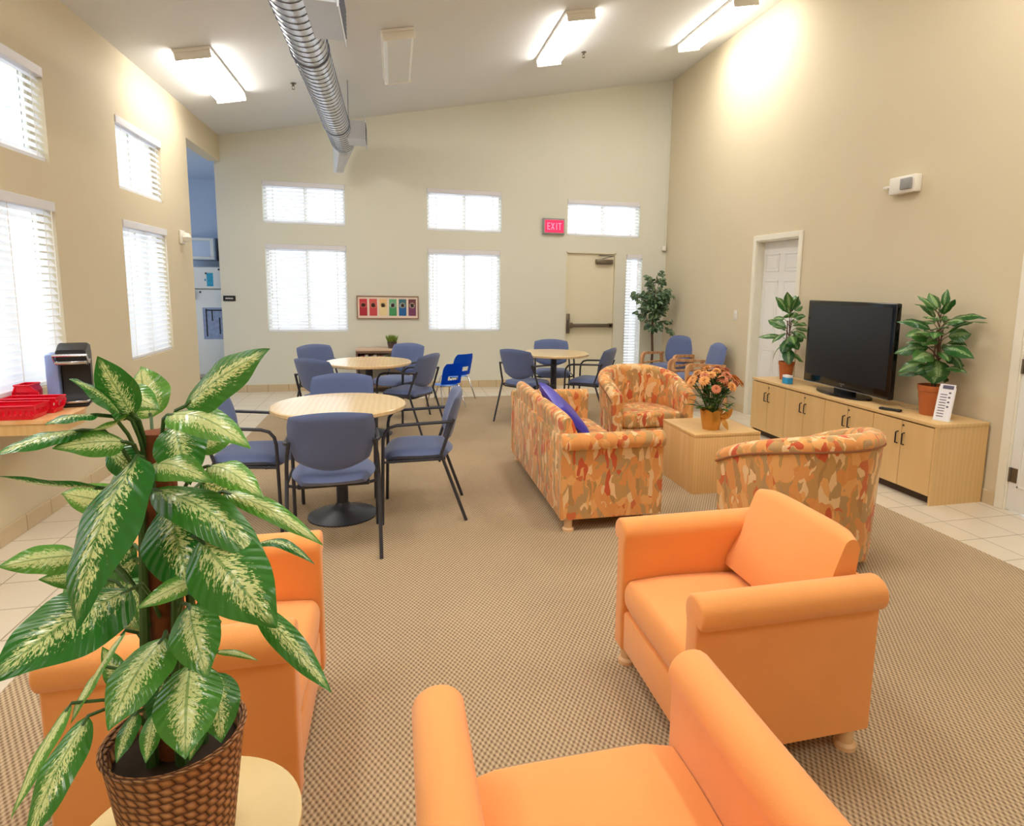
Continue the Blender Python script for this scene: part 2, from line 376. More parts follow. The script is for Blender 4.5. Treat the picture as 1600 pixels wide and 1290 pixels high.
# tiled baseboards with joints
def baseboard(name, segs, h=.1):
    root = None
    bm = B(); gm = B()
    for ax, c, s, a0, a1 in segs:      # ax: direction of run, c: wall plane, s: side into the room
        n = max(1, round((a1-a0)/.27)); w = (a1-a0)/n
        for i in range(n):
            l, r = a0+i*w+.003, a0+(i+1)*w-.003
            if ax == 'x': box(bm, l, r, min(c, c+s*.012), max(c, c+s*.012), 0, h, .002, 1)
            else: box(bm, min(c, c+s*.012), max(c, c+s*.012), l, r, 0, h, .002, 1)
        if ax == 'x': box(gm, a0, a1, min(c, c+s*.009), max(c, c+s*.009), 0, h-.002)
        else: box(gm, min(c, c+s*.009), max(c, c+s*.009), a0, a1, 0, h-.002)
    o = struct(name, bm, 'basetile'); obj('grout', gm, 'grout', o, False)
baseboard('baseboard_back', [('x', BK, -1, -2.23, 2.53), ('x', BK, -1, 3.33, RW)])
baseboard('baseboard_left', [('y', LW, 1, FR, 7.66)])
baseboard('baseboard_right', [('y', RW, -1, 6.57, BK), ('y', RW, -1, 3.30, 5.65), ('y', RW, -1, FR, 2.25)])

# ------------------------------------------------------------------ windows and blinds
wi = 0
def window(side, a0, a1, z0, z1, blind_label, mull=True):
    global wi
    wi += 1
    def bx(bm, l, r, d0, d1, za, zb, bev=0):     # d: depth outward from the wall face
        if side == 'back': box(bm, l, r, BK+d0, BK+d1, za, zb, bev)
        else: box(bm, LW-d1, LW-d0, l, r, za, zb, bev)
    fr = B(); t = .035
    bx(fr, a0, a0+t, .09, .14, z0, z1); bx(fr, a1-t, a1, .09, .14, z0, z1); bx(fr, a0+t, a1-t, .09, .14, z0, z0+t); bx(fr, a0+t, a1-t, .09, .14, z1-t, z1)
    if mull: m = (a0+a1)/2; bx(fr, m-.022, m+.022, .095, .135, z0+t, z1-t)
    o = struct('window_%d' % wi, fr, 'white')
    g = B(); bx(g, a0+t, a1-t, .112, .118, z0+t, z1-t); obj('glass', g, 'glass', o, False)
    # blind
    bl = thing('window_blind', blind_label, 'blind', ((a0+a1)/2, BK+.03, z1) if side == 'back' else (LW-.03, (a0+a1)/2, z1), group=None)
    off = -Vector(bl.location)
    def part(name, bm, mat):
        for v in bm.verts: v.co += off
        return obj(name, bm, mat, bl, False)
    b1 = B(); bx(b1, a0+.004, a1-.004, -.008, .05, z1-.062, z1-.002, .004); part('headrail', b1, 'headrail')
    b2 = B(); bx(b2, a0+.008, a1-.008, .015, .045, z0+.004, z0+.03, .004); part('bottom_rail', b2, 'slat')
    s = B(); pitch_ = .044; n = int((z1-.07-z0-.03)/pitch_); ang = math.radians(54); hw = .024
    for i in range(n):
        z = z0+.045+i*(z1-.075-z0-.045)/(n-1); pts = []
        for j in range(4):
            q = -1+2*j/3; d = q*hw*math.cos(ang); e = -q*hw*math.sin(ang); bow = .003*(1-q*q)
            pts.append((.03-d+bow*math.sin(ang), z+e*1.0+bow*math.cos(ang)))
        for j in range(3):
            (d0, e0), (d1, e1) = pts[j], pts[j+1]
            if side == 'back': q4 = [(a0+.008, BK+d0, e0), (a1-.008, BK+d0, e0), (a1-.008, BK+d1, e1), (a0+.008, BK+d1, e1)]
            else: q4 = [(LW-d0, a0+.008, e0), (LW-d0, a1-.008, e0), (LW-d1, a1-.008, e1), (LW-d1, a0+.008, e1)]
            s.faces.new([s.verts.new(p) for p in q4])
    bmesh.ops.remove_doubles(s, verts=s.verts[:], dist=1e-5)
    part('slats', s, 'slat')
    k = 3 if a1-a0 > .6 else 2
    for i in range(k):
        cds = B(); a = a0+(a1-a0)*((.12, .5, .88)[i] if k == 3 else (.25, .75)[i])
        for d in (.004, .054): bx(cds, a-.0025, a+.0025, d, d+.002, z0+.02, z1-.06)
        part('ladder_cord', cds, 'whiteplastic')
    if z1 < 2.1 and a1-a0 > .6:
        wn2 = B(); a = a0+.07 if side == 'back' else a1-.07
        p0 = (a, BK-.012, z1-.06) if side == 'back' else (LW+.012, a, z1-.06)
        tube(wn2, [p0, (p0[0], p0[1], z1-.75)], .004, 6); part('tilt_wand', wn2, 'whiteplastic')
lb = ['white slatted blind in the large lower window left of the flower print',
      'white slatted blind in the small upper window nearest the duct end',
      'white slatted blind in the large lower window right of the flower print',
      'white slatted blind in the small upper window left of the exit sign',
      'white slatted blind in the small window above the steel-barred exit door',
      'tall narrow white slatted blind beside the exit door, behind the ficus']
for (a0, a1, z0, z1), l in zip(BW, lb): window('back', a0, a1, z0, z1, l, a1-a0 > .6)
ll = ['white slatted blind in the lower left-wall window nearest the kitchen opening',
      'white slatted blind in the upper left-wall window nearest the kitchen opening',
      'large white slatted blind behind the red baskets and coffee maker',
      'white slatted blind in the upper window at the left edge of the photo']
for (a0, a1, z0, z1), l in zip(LWN[:4], ll): window('left', a0, a1, z0, z1, l)
for (a0, a1, z0, z1), l in zip(LWN[4:], ['white slatted blind in the lower left-wall window nearest the camera', 'white slatted blind in the upper left-wall window nearest the camera']): window('left', a0, a1, z0, z1, l)

# ------------------------------------------------------------------ doors
# back exit door
bm = B(); box(bm, DB[0]+.02, DB[1]-.02, BK+.03, BK+.075, .01, DB[3]-.02, .002); d1 = struct('door_1', bm, 'door')
bm = B()
for s in ((DB[0], DB[0]+.018), (DB[1]-.018, DB[1])): box(bm, s[0], s[1], BK-.004, BK+.1, 0, DB[3])
box(bm, DB[0], DB[1], BK-.004, BK+.1, DB[3]-.018, DB[3]); obj('door_frame', bm, 'door', d1, False)
bm = B(); box(bm, 2.60, 3.27, BK-.05, BK-.012, .895, .95, .006); box(bm, 2.56, 2.64, BK-.055, BK+.03, .885, .965, .004); box(bm, 3.23, 3.29, BK-.05, BK+.03, .89, .955, .004); obj('panic_bar', bm, 'steel', d1)
bm = B(); box(bm, 2.545, 2.60, BK-.03, BK+.03, .80, 1.10, .008); tube(bm, [(2.57, BK-.03, 1.0), (2.57, BK-.06, 1.0), (2.57, BK-.06, .88)], .009); obj('lock_plate', bm, 'steel', d1)
bm = B(); box(bm, 3.0, 3.27, BK-.03, BK+.03, 1.86, 1.93, .006); tube(bm, [(3.10, BK-.02, 1.94), (3.25, BK-.10, 1.975), (3.05, BK+.0, 1.99)], .008, 6); obj('door_closer', bm, 'steel', d1)
bm = B(); box(bm, DB[0]+.02, DB[1]-.02, BK-.01, BK+.1, 0, .012); obj('threshold', bm, 'steel', d1, False)
# right wall far door, recessed
def panel_door(name, y0, y1, x, hinge_low, proud):
    bm = B(); w = y1-y0; box(bm, x, x+.04, y0, y1, .01, 2.057, .002)
    d = struct(name, bm, 'doorw')
    pm = B()
    for (za, zb) in ((.18, .82), (.98, 1.62), (1.72, 1.92)):
        for k in (0, 1):
            l = y0+.09+k*(w/2-.02); r = l+w/2-.13
            for q in ((l, r, za, za+.012), (l, r, zb-.012, zb), (l, l+.012, za, zb), (r-.012, r, za, zb)): box(pm, x-.005, x+.002, q[0], q[1], q[2], q[3], .001, 1)
            box(pm, x-.004, x+.002, l+.035, r-.035, za+.035, zb-.035, .002, 1)
    obj('raised_panel', pm, 'doorw', d, False); return d
d2 = panel_door('door_2', 5.73, 6.49, RW+.09, False, 0)
bm = B(); tube(bm, [(RW+.09, 5.80, .95), (RW+.03, 5.80, .95)], .012); lathe(bm, [(0, -.03), (.02, -.025), (.028, 0), (.02, .025), (0, .03)], 16, (RW+.02, 5.80, .95)); obj('door_knob', bm, 'steel', d2)
def casing(name, y0, y1, ztop, w=.062):
    bm = B()
    box(bm, RW-.018, RW, y0-w, y0, 0, ztop+w, .004); box(bm, RW-.018, RW, y1, y1+w, 0, ztop+w, .004); box(bm, RW-.018, RW, y0-.001, y1+.001, ztop, ztop+w, .004)
    box(bm, RW-.005, RW+.15, y0, y0+.012, 0, ztop); box(bm, RW-.005, RW+.15, y1-.012, y1, 0, ztop); box(bm, RW-.005, RW+.15, y0, y1, ztop-.012, ztop)
    struct(name, bm, 'white', None, False)
casing('trim_2', 5.72, 6.50, 2.07); casing('trim_3', 2.32, 3.235, 2.07)
d3 = panel_door('door_3', 2.33, 3.225, RW+.005, False, 0)
for z in (.26, 1.02, 1.80):
    bm = B(); tube(bm, [(RW-.004, 3.218, z-.05), (RW-.004, 3.218, z+.05)], .008); box(bm, RW-.001, RW+.006, 3.17, 3.218, z-.05, z+.05); obj('hinge', bm, 'steel', d3)

# ------------------------------------------------------------------ ceiling lights
def ceiling_light(x, y0, label, lit=True, group=None):
    x0, w, L = x, .30, 1.30
    o = thing('ceiling_light', label, 'light', (x0, y0+L/2, cz(x0)), group=group); o.rotation_euler = (0, -SL, 0)
    bm = B(); box(bm, -w/2, w/2, -L/2, L/2, -.03, -.001, .004); obj('housing', bm, 'whiteplastic', o)
    for s in (-1, 1):
        bm = B(); y = s*L/2; box(bm, -w/2+.004, w/2-.004, min(y, y-s*.014), max(y, y-s*.014), -.098, -.0305, .006); obj('end_cap', bm, 'whiteplastic', o)
    bm = B(); pr = [(-w/2+.012, -.031), (-w/2+.014, -.072), (-w/2+.04, -.092), (w/2-.04, -.092), (w/2-.014, -.072), (w/2-.012, -.031)]
    prism(bm, pr, 'y', -L/2+.0145, L/2-.0145); obj('lens', bm, 'lamp' if lit else 'lens_off', o, False)
    return o
ceiling_light(-1.64, 6.1, 'lit fluorescent ceiling light left of the round duct')
ceiling_light(.07, 6.1, 'unlit fluorescent ceiling light with grey lens right of the duct', False)
ceiling_light(1.79, 6.06, 'lit fluorescent ceiling light above the exit sign, beside a sprinkler')
ceiling_light(3.58, 6.1, 'lit fluorescent ceiling light nearest the tall right wall')
for x in (-1.64, .07, 1.79, 3.58): ceiling_light(x, 1.9, 'lit fluorescent ceiling light high above the orange armchairs', True, 'fluorescent lights overhead of the camera')
for x in (-.9, 1.79): ceiling_light(x, -1.6, 'lit fluorescent ceiling light behind the camera', True, 'fluorescent lights behind the camera')
for p, l in (((2.21, 7.31), 'small sprinkler head on the ceiling near the right lit lamps'), ((-1.0, 7.31), 'small sprinkler head on the ceiling left of the duct')):
    o = thing('sprinkler_head', l, 'sprinkler', (p[0], p[1], cz(p[0])))
    bm = B(); lathe(bm, [(0, 0), (.03, 0), (.03, -.006), (.012, -.01), (.012, -.03), (0, -.03)], 16); obj('escutcheon', bm, 'steel', o)
    bm = B(); tube(bm, [(-.01, 0, -.03), (-.012, 0, -.05), (0, 0, -.06), (.012, 0, -.05), (.01, 0, -.03)], .003, 6); lathe(bm, [(0, -.06), (.018, -.062), (0, -.064)], 12); obj('deflector', bm, 'steel', o)

# ------------------------------------------------------------------ spiral duct
dx, dz, dr = -.585, 3.25, .135
o = thing('air_duct', 'silver spiral air duct with side registers under the ceiling', 'duct', (dx, 4, dz))
bm = B(); prof = []
yy = FR+.1-4
pts = [(0, yy, 0), (0, 4.35, 0)]
tube(bm, pts, dr, 40); obj('pipe', bm, 'duct', o)
bm = B(); pts = []; n = int((4.3-yy)/.10*18)
for i in range(n+1):
    a = 2*PI*i/18; pts.append((math.cos(a)*(dr+.0015), yy+.02+i/18*.10, math.sin(a)*(dr+.0015)))
tube(bm, pts, .0045, 5); obj('spiral_seam', bm, 'seam', o)
bm = B()
pr = [(.0, 4.30, 0, dr+.004, dr+.004), (0, 4.42, 0, dr+.004, dr+.004), (-.03, 4.56, -.08, .11, .13), (-.075, 4.66, -.24, .075, .09), (-.085, 4.69, -.31, .065, .03)]
rings = []
for (x, y, z, rx, rz) in pr:
    k = 8; rings.append([bm.verts.new((x+rx*math.cos(2*PI*(i+.5)/k), y+(0 if z > -.05 else .10*math.sin(2*PI*(i+.5)/k)), z+rz*math.sin(2*PI*(i+.5)/k))) for i in range(k)])
for a, b in zip(rings, rings[1:]):
    for i in range(8): bm.faces.new((a[i], a[(i+1) % 8], b[(i+1) % 8], b[i]))
bm.faces.new(rings[0][::-1]); bm.faces.new(rings[-1]); bmesh.ops.recalc_face_normals(bm, faces=bm.faces[:])
obj('end_elbow', bm, 'register', o, False)
for (y0, y1) in ((.10, .70), (3.65, 4.05)):
    bm = B(); box(bm, .09, .285, y0, y1, -.10, .10, .004); box(bm, .285, .295, y0-.03, y1+.03, -.13, .15, .002)
    rg = obj('register', bm, 'register', o, False)
    bm = B()
    for i in range(7): box(bm, .2951, .302, y0+.02, y1-.02, -.09+i*.028, -.08+i*.028)
    obj('louvres', bm, 'seam', rg, False)
for y in (-1.5, 1.2, 3.4):
    bm = B(); top = cz(dx)-dz-.001
    for s in (-1, 1): tube(bm, [(s*.13, y, .03), (s*.13, y, cz(dx+s*.13)-dz)], .004, 6)
    lathe_pts = [(math.cos(a)*(dr+.006), y, math.sin(a)*(dr+.006)) for a in [PI*2*i/24 for i in range(25)]]
    tube(bm, lathe_pts, .006, 6, False); obj('hanger_strap', bm, 'seam', o)

# ------------------------------------------------------------------ wall fittings
o = thing('exit_sign', 'lit pink red exit sign on the back wall left of the door', 'sign', (2.315, BK, 2.39))
bm = B(); box(bm, -.165, .165, -.05, -.001, -.115, .115, .006); obj('housing', bm, 'greyplastic', o)
bm = B(); box(bm, -.135, .15, -.053, -.0505, -.09, .09); obj('face', bm, 'exit', o, False)
bm = B()
def seg(x, z, w, h): box(bm, x, x+w, -.0555, -.0531, z, z+h)
seg(-.10, -.05, .012, .10)
for z in (-.05, -.006, .038): seg(-.10, z, .042, .012)
for s in (-1, 1):
    v = box(bm, -.007, .007, -.0555, -.0531, -.052, .052); R_ = Matrix.Translation((-.018, 0, 0)) @ Matrix.Rotation(s*.42, 4, 'Y')
    for q in v: q.co = R_ @ q.co
seg(.035, -.05, .012, .10); seg(.085, -.05, .012, .10); seg(.066, .038, .05, .012)
obj('letters', bm, 'exit_letter', o, False)
o = thing('room_sign', 'small black room sign on the back wall by the kitchen opening', 'sign', (-2.13, BK, 1.275))
bm = B(); box(bm, -.075, .075, -.012, -.001, -.036, .036, .003); obj('plate', bm, 'black', o)
bm = B()
for i in range(7): box(bm, -.045+i*.0135, -.036+i*.0135, -.0135, -.0121, -.010, .008)
obj('lettering', bm, 'whiteplastic', o, False)
# flower print
o = thing('framed_print', 'framed print of six coloured flower panels on back wall', 'picture', (-.083, BK, 1.172))
bm = B(); w, h, t_ = .425, .163, .014
for q in ((-w, w, -h, -h+t_), (-w, w, h-t_, h), (-w, -w+t_, -h+t_, h-t_), (w-t_, w, -h+t_, h-t_)): box(bm, q[0], q[1], -.025, -.001, q[2], q[3], .002)
obj('picture_frame', bm, plain('brown picture frame', srgb(150, 116, 96), .5), o)
bm = B(); box(bm, -w+t_, w-t_, -.012, -.001, -h+t_, h-t_); obj('mat', bm, plain('picture mat', srgb(240, 222, 206), .8, vary=.02), o, False)
cols = [((206, 64, 72), (176, 40, 56)), ((220, 92, 88), (200, 70, 74)), ((244, 200, 140), (236, 214, 160)), ((110, 176, 130), (70, 150, 96)), ((60, 110, 120), (30, 96, 160)), ((110, 60, 66), (120, 62, 100))]
for i, (ca, cb) in enumerate(cols):
    cx_ = -.335+i*.134; bm = B(); box(bm, cx_-.052, cx_+.052, -.0145, -.0121, .0, .118); pa = obj('flower_panel', bm, plain('print colour a%d' % i, srgb(*ca), .7, vary=.05), o, False)
    bm = B(); box(bm, cx_-.052, cx_+.052, -.0145, -.0121, -.118, .0); obj('panel_lower', bm, plain('print colour b%d' % i, srgb(*cb), .7, vary=.05), pa, False)
    fl = B(); fz = .03
    for k in range(9):
        a = 2*PI*k/9; v = bmesh.ops.create_circle(fl, cap_ends=True, radius=.016, segments=10)['verts']
        for q in v: q.co = Vector((cx_+math.cos(a)*.024+q.co.x, -.0155, fz+math.sin(a)*.024+q.co.y))
    tone = [(236, 130, 120), (240, 150, 130), (248, 226, 170), (216, 226, 210), (214, 222, 220), (240, 214, 196)][i]
    obj('petals', fl, plain('petal print %d' % i, srgb(*tone), .7), pa, False)
    ce = B(); v = bmesh.ops.create_circle(ce, cap_ends=True, radius=.013, segments=14)['verts']
    for q in v: q.co = Vector((cx_+q.co.x, -.0165, fz+q.co.y))
    obj('flower_centre', ce, plain('flower centre %d' % i, srgb(70, 40, 36), .7), pa, False)
# emergency light on the right wall
o = thing('emergency_light', 'white emergency light box high on the right wall', 'light', (RW, 4.36, 2.385))
bm = B(); box(bm, -.075, -.001, -.15, .12, -.07, .07, .012); obj('housing', bm, 'whiteplastic', o)
bm = B(); box(bm, -.10, -.0755, -.13, -.02, -.045, .045, .008); obj('lamp_head', bm, 'greyplastic', o)
bm = B(); box(bm, -.06, -.001, .13, .20, -.01, .012, .004); tube(bm, [(-.03, .12, .0), (-.03, .15, -.0)], .008); obj('side_bracket', bm, 'whiteplastic', o)
o = thing('wall_sensor', 'small beige sensor in the far corner of the back wall', 'sensor', (4.10, BK, 2.13)); bm = B(); box(bm, -.03, .03, -.06, -.001, -.045, .03, .01); obj('housing', bm, 'whiteplastic', o)
bm = B(); box(bm, .01, .018, -.008, -.001, .03, 2.2, .001); obj('cable', bm, 'wall_cream', o)
o = thing('light_switch', 'white light switch plate on right wall beside the far door', 'switch', (RW, 6.88, 1.19)); bm = B(); box(bm, -.007, -.001, -.038, .038, -.06, .06, .003); obj('plate', bm, 'whiteplastic', o)
bm = B(); box(bm, -.014, -.0071, -.012, .012, -.022, .022, .002); obj('rocker', bm, 'whiteplastic', o)
o = thing('wall_strobe', 'small cream wall alarm near the kitchen opening', 'alarm', (LW, 7.30, 1.95)); bm = B(); box(bm, .001, .03, -.06, .06, -.07, .07, .01); obj('back_plate', bm, 'whiteplastic', o)
bm = B(); lathe(bm, [(0, -.05), (.035, -.04), (.05, 0), (.035, .04), (0, .05)], 20, (.05, 0, 0)); obj('dome', bm, 'whiteplastic', o)

# ------------------------------------------------------------------ kitchen things
o = thing('refrigerator', 'white refrigerator with drawings seen through the kitchen opening', 'refrigerator', (-2.79, 10.55, 0))
bm = B(); box(bm, -.36, .36, -.20, .38, .02, 1.71, .01); obj('body', bm, 'whiteplastic', o)
bm = B(); box(bm, -.355, .355, -.26, -.202, 1.385, 1.70, .012); fz = obj('freezer_door', bm, 'whiteplastic', o)
bm = B(); box(bm, -.355, .355, -.26, -.202, .08, 1.37, .012); fd = obj('refrigerator_door', bm, 'whiteplastic', o)
bm = B(); box(bm, -.14, -.12, -.30, -.2605, 1.22, 1.36, .004); obj('door_handle', bm, 'black', fd)
bm = B(); box(bm, .06, .15, -.2635, -.261, 1.42, 1.62, .001); box(bm, .03, .05, -.2635, -.261, 1.50, 1.53, .001); obj('teal_drawing', bm, plain('teal drawing', srgb(60, 160, 190), .8, vary=.3, vs=40), fz, False)
bm = B(); box(bm, -.02, .30, -.2635, -.261, .62, 1.10, .001); pp = obj('grey_drawing', bm, plain('grey drawing', srgb(150, 160, 186), .8, vary=.35, vs=22), fd, False)
bm = B()
for (x, z0, z1) in ((.02, .66, 1.08), (.20, .70, .95), (.25, .85, 1.05), (.1, .9, 1.05)): box(bm, x, x+.018, -.2655, -.2636, z0, z1)
box(bm, .02, .28, -.2655, -.2636, 1.05, 1.07); obj('black_strokes', bm, 'black', pp, False)
for x, z in ((-.05, 1.32), (-.16, 1.45), (-.20, 1.30), (.22, 1.66), (.04, 1.60)):
    bm = B(); box(bm, x, x+.025, -.268, -.261, z, z+.025, .004); obj('fridge_magnet', bm, 'black', fz if z > 1.38 else fd)
o = thing('wall_cabinet', 'pale wall cabinet above the kitchen refrigerator', 'cabinet', (-2.79, 10.78, 1.82))
bm = B(); box(bm, -.40, .12, -.18, .21, 0, .34, .004); obj('body', bm, 'kitchen', o)
bm = B(); box(bm, -.39, .11, -.20, -.181, .01, .33, .004); d = obj('cabinet_door', bm, 'kitchen', o)
bm = B()
for q in ((-.39, .11, .01, .05), (-.39, .11, .29, .33), (-.39, -.34, .05, .29), (.06, .11, .05, .29)): box(bm, q[0], q[1], -.21, -.2005, q[2], q[3], .003)
obj('door_rail', bm, 'whiteplastic', d)
bm = B(); box(bm, -2.62, -2.555, 10.6, 10.99, 1.72, 2.2, .004); tag(obj('storage_rack', bm, 'black', None), 'narrow dark rack beside the kitchen wall cabinet', 'rack')

# ------------------------------------------------------------------ upholstered seating
def seating(name, label, cat, mat, loc, rz, W=.66, D=.62, group=None, cushions=1, foot_mat='foot', za=.60):
    """faces +X; origin at the middle of the front edge on the floor; W = width between arm outer faces"""
    o = thing(name, label, cat, loc, rz, group)
    zb, rr, th = .078, .056, .10
    hw = W/2
    bm = B(); box(bm, -D+.02, -.012, -hw+th-.01, hw-th+.01, zb, .235, .008, 2); obj('seat_base', bm, mat, o)
    n = cushions; cw = (W-2*th)/n
    for i in range(n):
        y0 = -hw+th+i*cw+.003; y1 = y0+cw-.006
        bm = B()
        pr = []
        N = 10
        # side outline with a rounded front
        pr = [(-D+.16, .237)]+[(-.035+.035*math.sin(a)-.002, .31-.072*math.cos(a)) for a in [PI*k/N for k in range(N+1)]]+[(-.16, .392), (-.30, .388), (-D+.16, .375)]
        vs0 = len(bm.verts); K = 7
        rings = []
        for k in range(K+1):
            q = -1+2*k/K; y = (y0+y1)/2+(y1-y0)/2*q; sc = (1-abs(q)**8*.25)
            rings.append([bm.verts.new((p[0]-(.006*(abs(q)**6) if p[0] > -.05 else 0), y, .31+(p[1]-.31)*(sc if p[1] > .31 else 1))) for p in pr])
        for a, b in zip(rings, rings[1:]):
            for j in range(len(pr)): bm.faces.new((a[j], a[(j+1) % len(pr)], b[(j+1) % len(pr)], b[j]))
        bm.faces.new(rings[0][::-1]); bm.faces.new(rings[-1]); bmesh.ops.recalc_face_normals(bm, faces=bm.faces[:])
        obj('seat_cushion', bm, mat, o)
        # back cushion
        bm = B(); pr = [(-D+.17, .385), (-D+.025, .385), (-D+.005, .60), (-D-.005, .675)]
        for k in range(9): a = PI-PI*.86*k/8; pr.append((-D+.040+.045*math.cos(a), .675+.042*math.sin(a)))
        pr += [(-D+.118, .62), (-D+.160, .53), (-D+.192, .43), (-D+.195, .395)]
        rings = []
        K = 9
        for k in range(K+1):
            q = -1+2*k/K; y = (y0+y1)/2+(y1-y0)/2*q; sc = 1-.30*abs(q)**7
            rings.append([bm.verts.new((-D+.08+(p[0]+D-.08)*(sc if p[1] > .45 else 1)+.01*(1-q*q)*(1 if p[0] > -D+.1 and p[1] > .4 else 0), y, .39+(p[1]-.39)*(1-.05*abs(q)**6))) for p in pr])
        for a, b in zip(rings, rings[1:]):
            for j in range(len(pr)): bm.faces.new((a[j], a[(j+1) % len(pr)], b[(j+1) % len(pr)], b[j]))
        bm.faces.new(rings[0][::-1]); bm.faces.new(rings[-1]); bmesh.ops.recalc_face_normals(bm, faces=bm.faces[:])
        obj('back_cushion', bm, mat, o)
    bm = B(); box(bm, -D-.006, -D+.03, -hw+th-.02, hw-th+.02, zb, za-.03, .006, 2); obj('back_panel', bm, mat, o)
    for s in (-1, 1):
        bm = B()
        out = s*(hw-.028); inn = s*(hw-th)
        cy_ = s*(hw-.052); cz_ = za-rr
        pr = [(inn, zb), (out, zb), (out, cz_-.035)]
        for k in range(15):
            a = -.75+k*(PI+.75+.35)/14
            pr.append((cy_+s*rr*1.06*math.cos(a), cz_+rr*math.sin(a)))
        pr.append((inn, cz_-.05))
        prism(bm, pr if s > 0 else pr[::-1], 'x', -D-.012, .0)
        bm.faces.ensure_lookup_table()
        caps = [f for f in bm.faces if len(f.verts) > 6]; es = list({e for f in caps for e in f.edges})
        bmesh.ops.bevel(bm, geom=es, offset=.012, segments=3, profile=.5, affect='EDGES')
        obj('armrest', bm, mat, o)
    for sx in (-.045, -D+.05):
        for s in (-1, 1):
            bm = B(); lathe(bm, [(0, zb+.005), (.027, zb+.005), (.025, .022), (.036, .014), (.036, 0), (0, 0)], 20, (sx, s*(hw-.062), 0)); obj('foot', bm, foot_mat, o)
    return o
CAR = .006
ch = seating('armchair', 'orange armchair facing left, in front of the patterned tub chair', 'armchair', 'orange', (.845, 1.845, CAR), PI, W=.72, D=.635)
seating('armchair', 'orange armchair on the left, mostly hidden behind the big foreground plant', 'armchair', 'orange', (-.27, 1.955, CAR), 0, W=.72, D=.575)
seating('armchair', 'orange armchair seen from above at the bottom edge of the photo', 'armchair', 'orange', (.395, 1.30, CAR), PI/2, W=.73, D=.76)
for c in C.objects:
    if c.name.startswith('armchair'): c['group'] = 'plain orange armchairs'
seating('loveseat', 'patterned orange and tan loveseat with a blue violet cushion', 'sofa', 'pattern', (1.635, 4.27, CAR), 0, W=1.69, D=.66, cushions=2, za=.615)
# pillow
o = thing('throw_pillow', 'blue violet satin throw pillow leaning on the patterned loveseat', 'pillow', (1.235, 4.36, .57), 0)
bm = B(); pad(bm, .40, .40, .11, lambda a, b, t: Vector((t, a, b)), 14, .8, -.35)
pl_ = obj('cover', bm, 'pillow', o); pl_.rotation_euler = (math.radians(28), math.radians(-44), math.radians(-12))

# tub chairs: face +X at origin centre
def tub(label, loc, rz):
    o = thing('tub_chair', label, 'armchair', loc, rz, 'patterned tub chairs')
    R, th = .40, .10; N = 32
    def prof(a):      # a: angle from straight back (0) to the fronts (+-1)
        return .765-.19*abs(a)**2.4
    bm = B(); rings = []; lip = B(); lr = []
    for i in range(N+1):
        q = -1+2*i/N
        L = 1.06*R
        # plan path: half circle at the back then straight arms
        s = q*(PI/2*R+.27)
        def pt(rad, s_):
            if abs(s_) <= PI/2*R: a = PI-s_/R; return Vector((math.cos(a)*rad-.0, math.sin(a)*rad*1.0, 0))
            e = abs(s_)-PI/2*R; sg = 1 if s_ > 0 else -1
            return Vector((e, sg*rad, 0))
        o_, i_ = pt(R, s), pt(R-th, s); z = prof(q); m = (o_+i_)/2
        ou = (o_-i_).normalized()
        taper = .94
        ring = [Vector((o_.x*taper, o_.y*taper, .06)), Vector((o_.x, o_.y, z-.07)), ]
        for k in range(9):
            a = -.4+(PI+.6)*k/8; ring.append(m+ou*math.cos(a)*(th/2+.012)+Vector((0, 0, z-.05+.05*math.sin(a))))
        ring += [Vector((i_.x, i_.y, .36)), Vector((i_.x, i_.y, .06))]
        rings.append([bm.verts.new(p) for p in ring])
        lr.append(m+ou*(th/2+.008)+Vector((0, 0, z-.072)))
    n = len(rings[0])
    for a, b in zip(rings, rings[1:]):
        for j in range(n): bm.faces.new((a[j], a[(j+1) % n], b[(j+1) % n], b[j]))
    bm.faces.new(rings[0][::-1]); bm.faces.new(rings[-1]); bmesh.ops.recalc_face_normals(bm, faces=bm.faces[:])
    obj('curved_back', bm, 'pattern', o)
    tube(lip, lr, .006, 6); obj('welt', lip, plain('brown welt', srgb(150, 96, 60), .8), o)
    bm = B(); pr = []
    for i in range(13): a = PI/2+PI*i/12; pr.append((math.cos(a)*(R-th-.006), math.sin(a)*(R-th-.006)))
    pr += [(.25, -(R-th-.006)), (.29, -(R-th-.05)), (.29, R-th-.05), (.25, R-th-.006)]
    prism(bm, pr, 'z', .07, .26); obj('seat_base', bm, 'pattern', o)
    bm = B(); prism(bm, [(p[0]*.985, p[1]*.985) for p in pr], 'z', .265, .40)
    es = [e for e in bm.edges if abs(e.verts[0].co.z-e.verts[1].co.z) < 1e-5]; bmesh.ops.bevel(bm, geom=es, offset=.035, segments=4, profile=.5, affect='EDGES')
    obj('seat_cushion', bm, 'pattern', o)
    for x, y in ((.20, .32), (.20, -.32), (-.28, .2), (-.28, -.2)):
        bm = B(); lathe(bm, [(0, .065), (.022, .065), (.026, .0), (0, 0)], 16, (x, y, 0)); obj('foot', bm, 'foot', o)
    return o
tf = tub('patterned tub chair facing the camera behind the cube table', (2.22, 5.22, CAR), math.radians(-88))
dup(tf, (2.27, 2.96, CAR), math.radians(103), 'patterned tub chair seen from behind, next to the orange armchair')

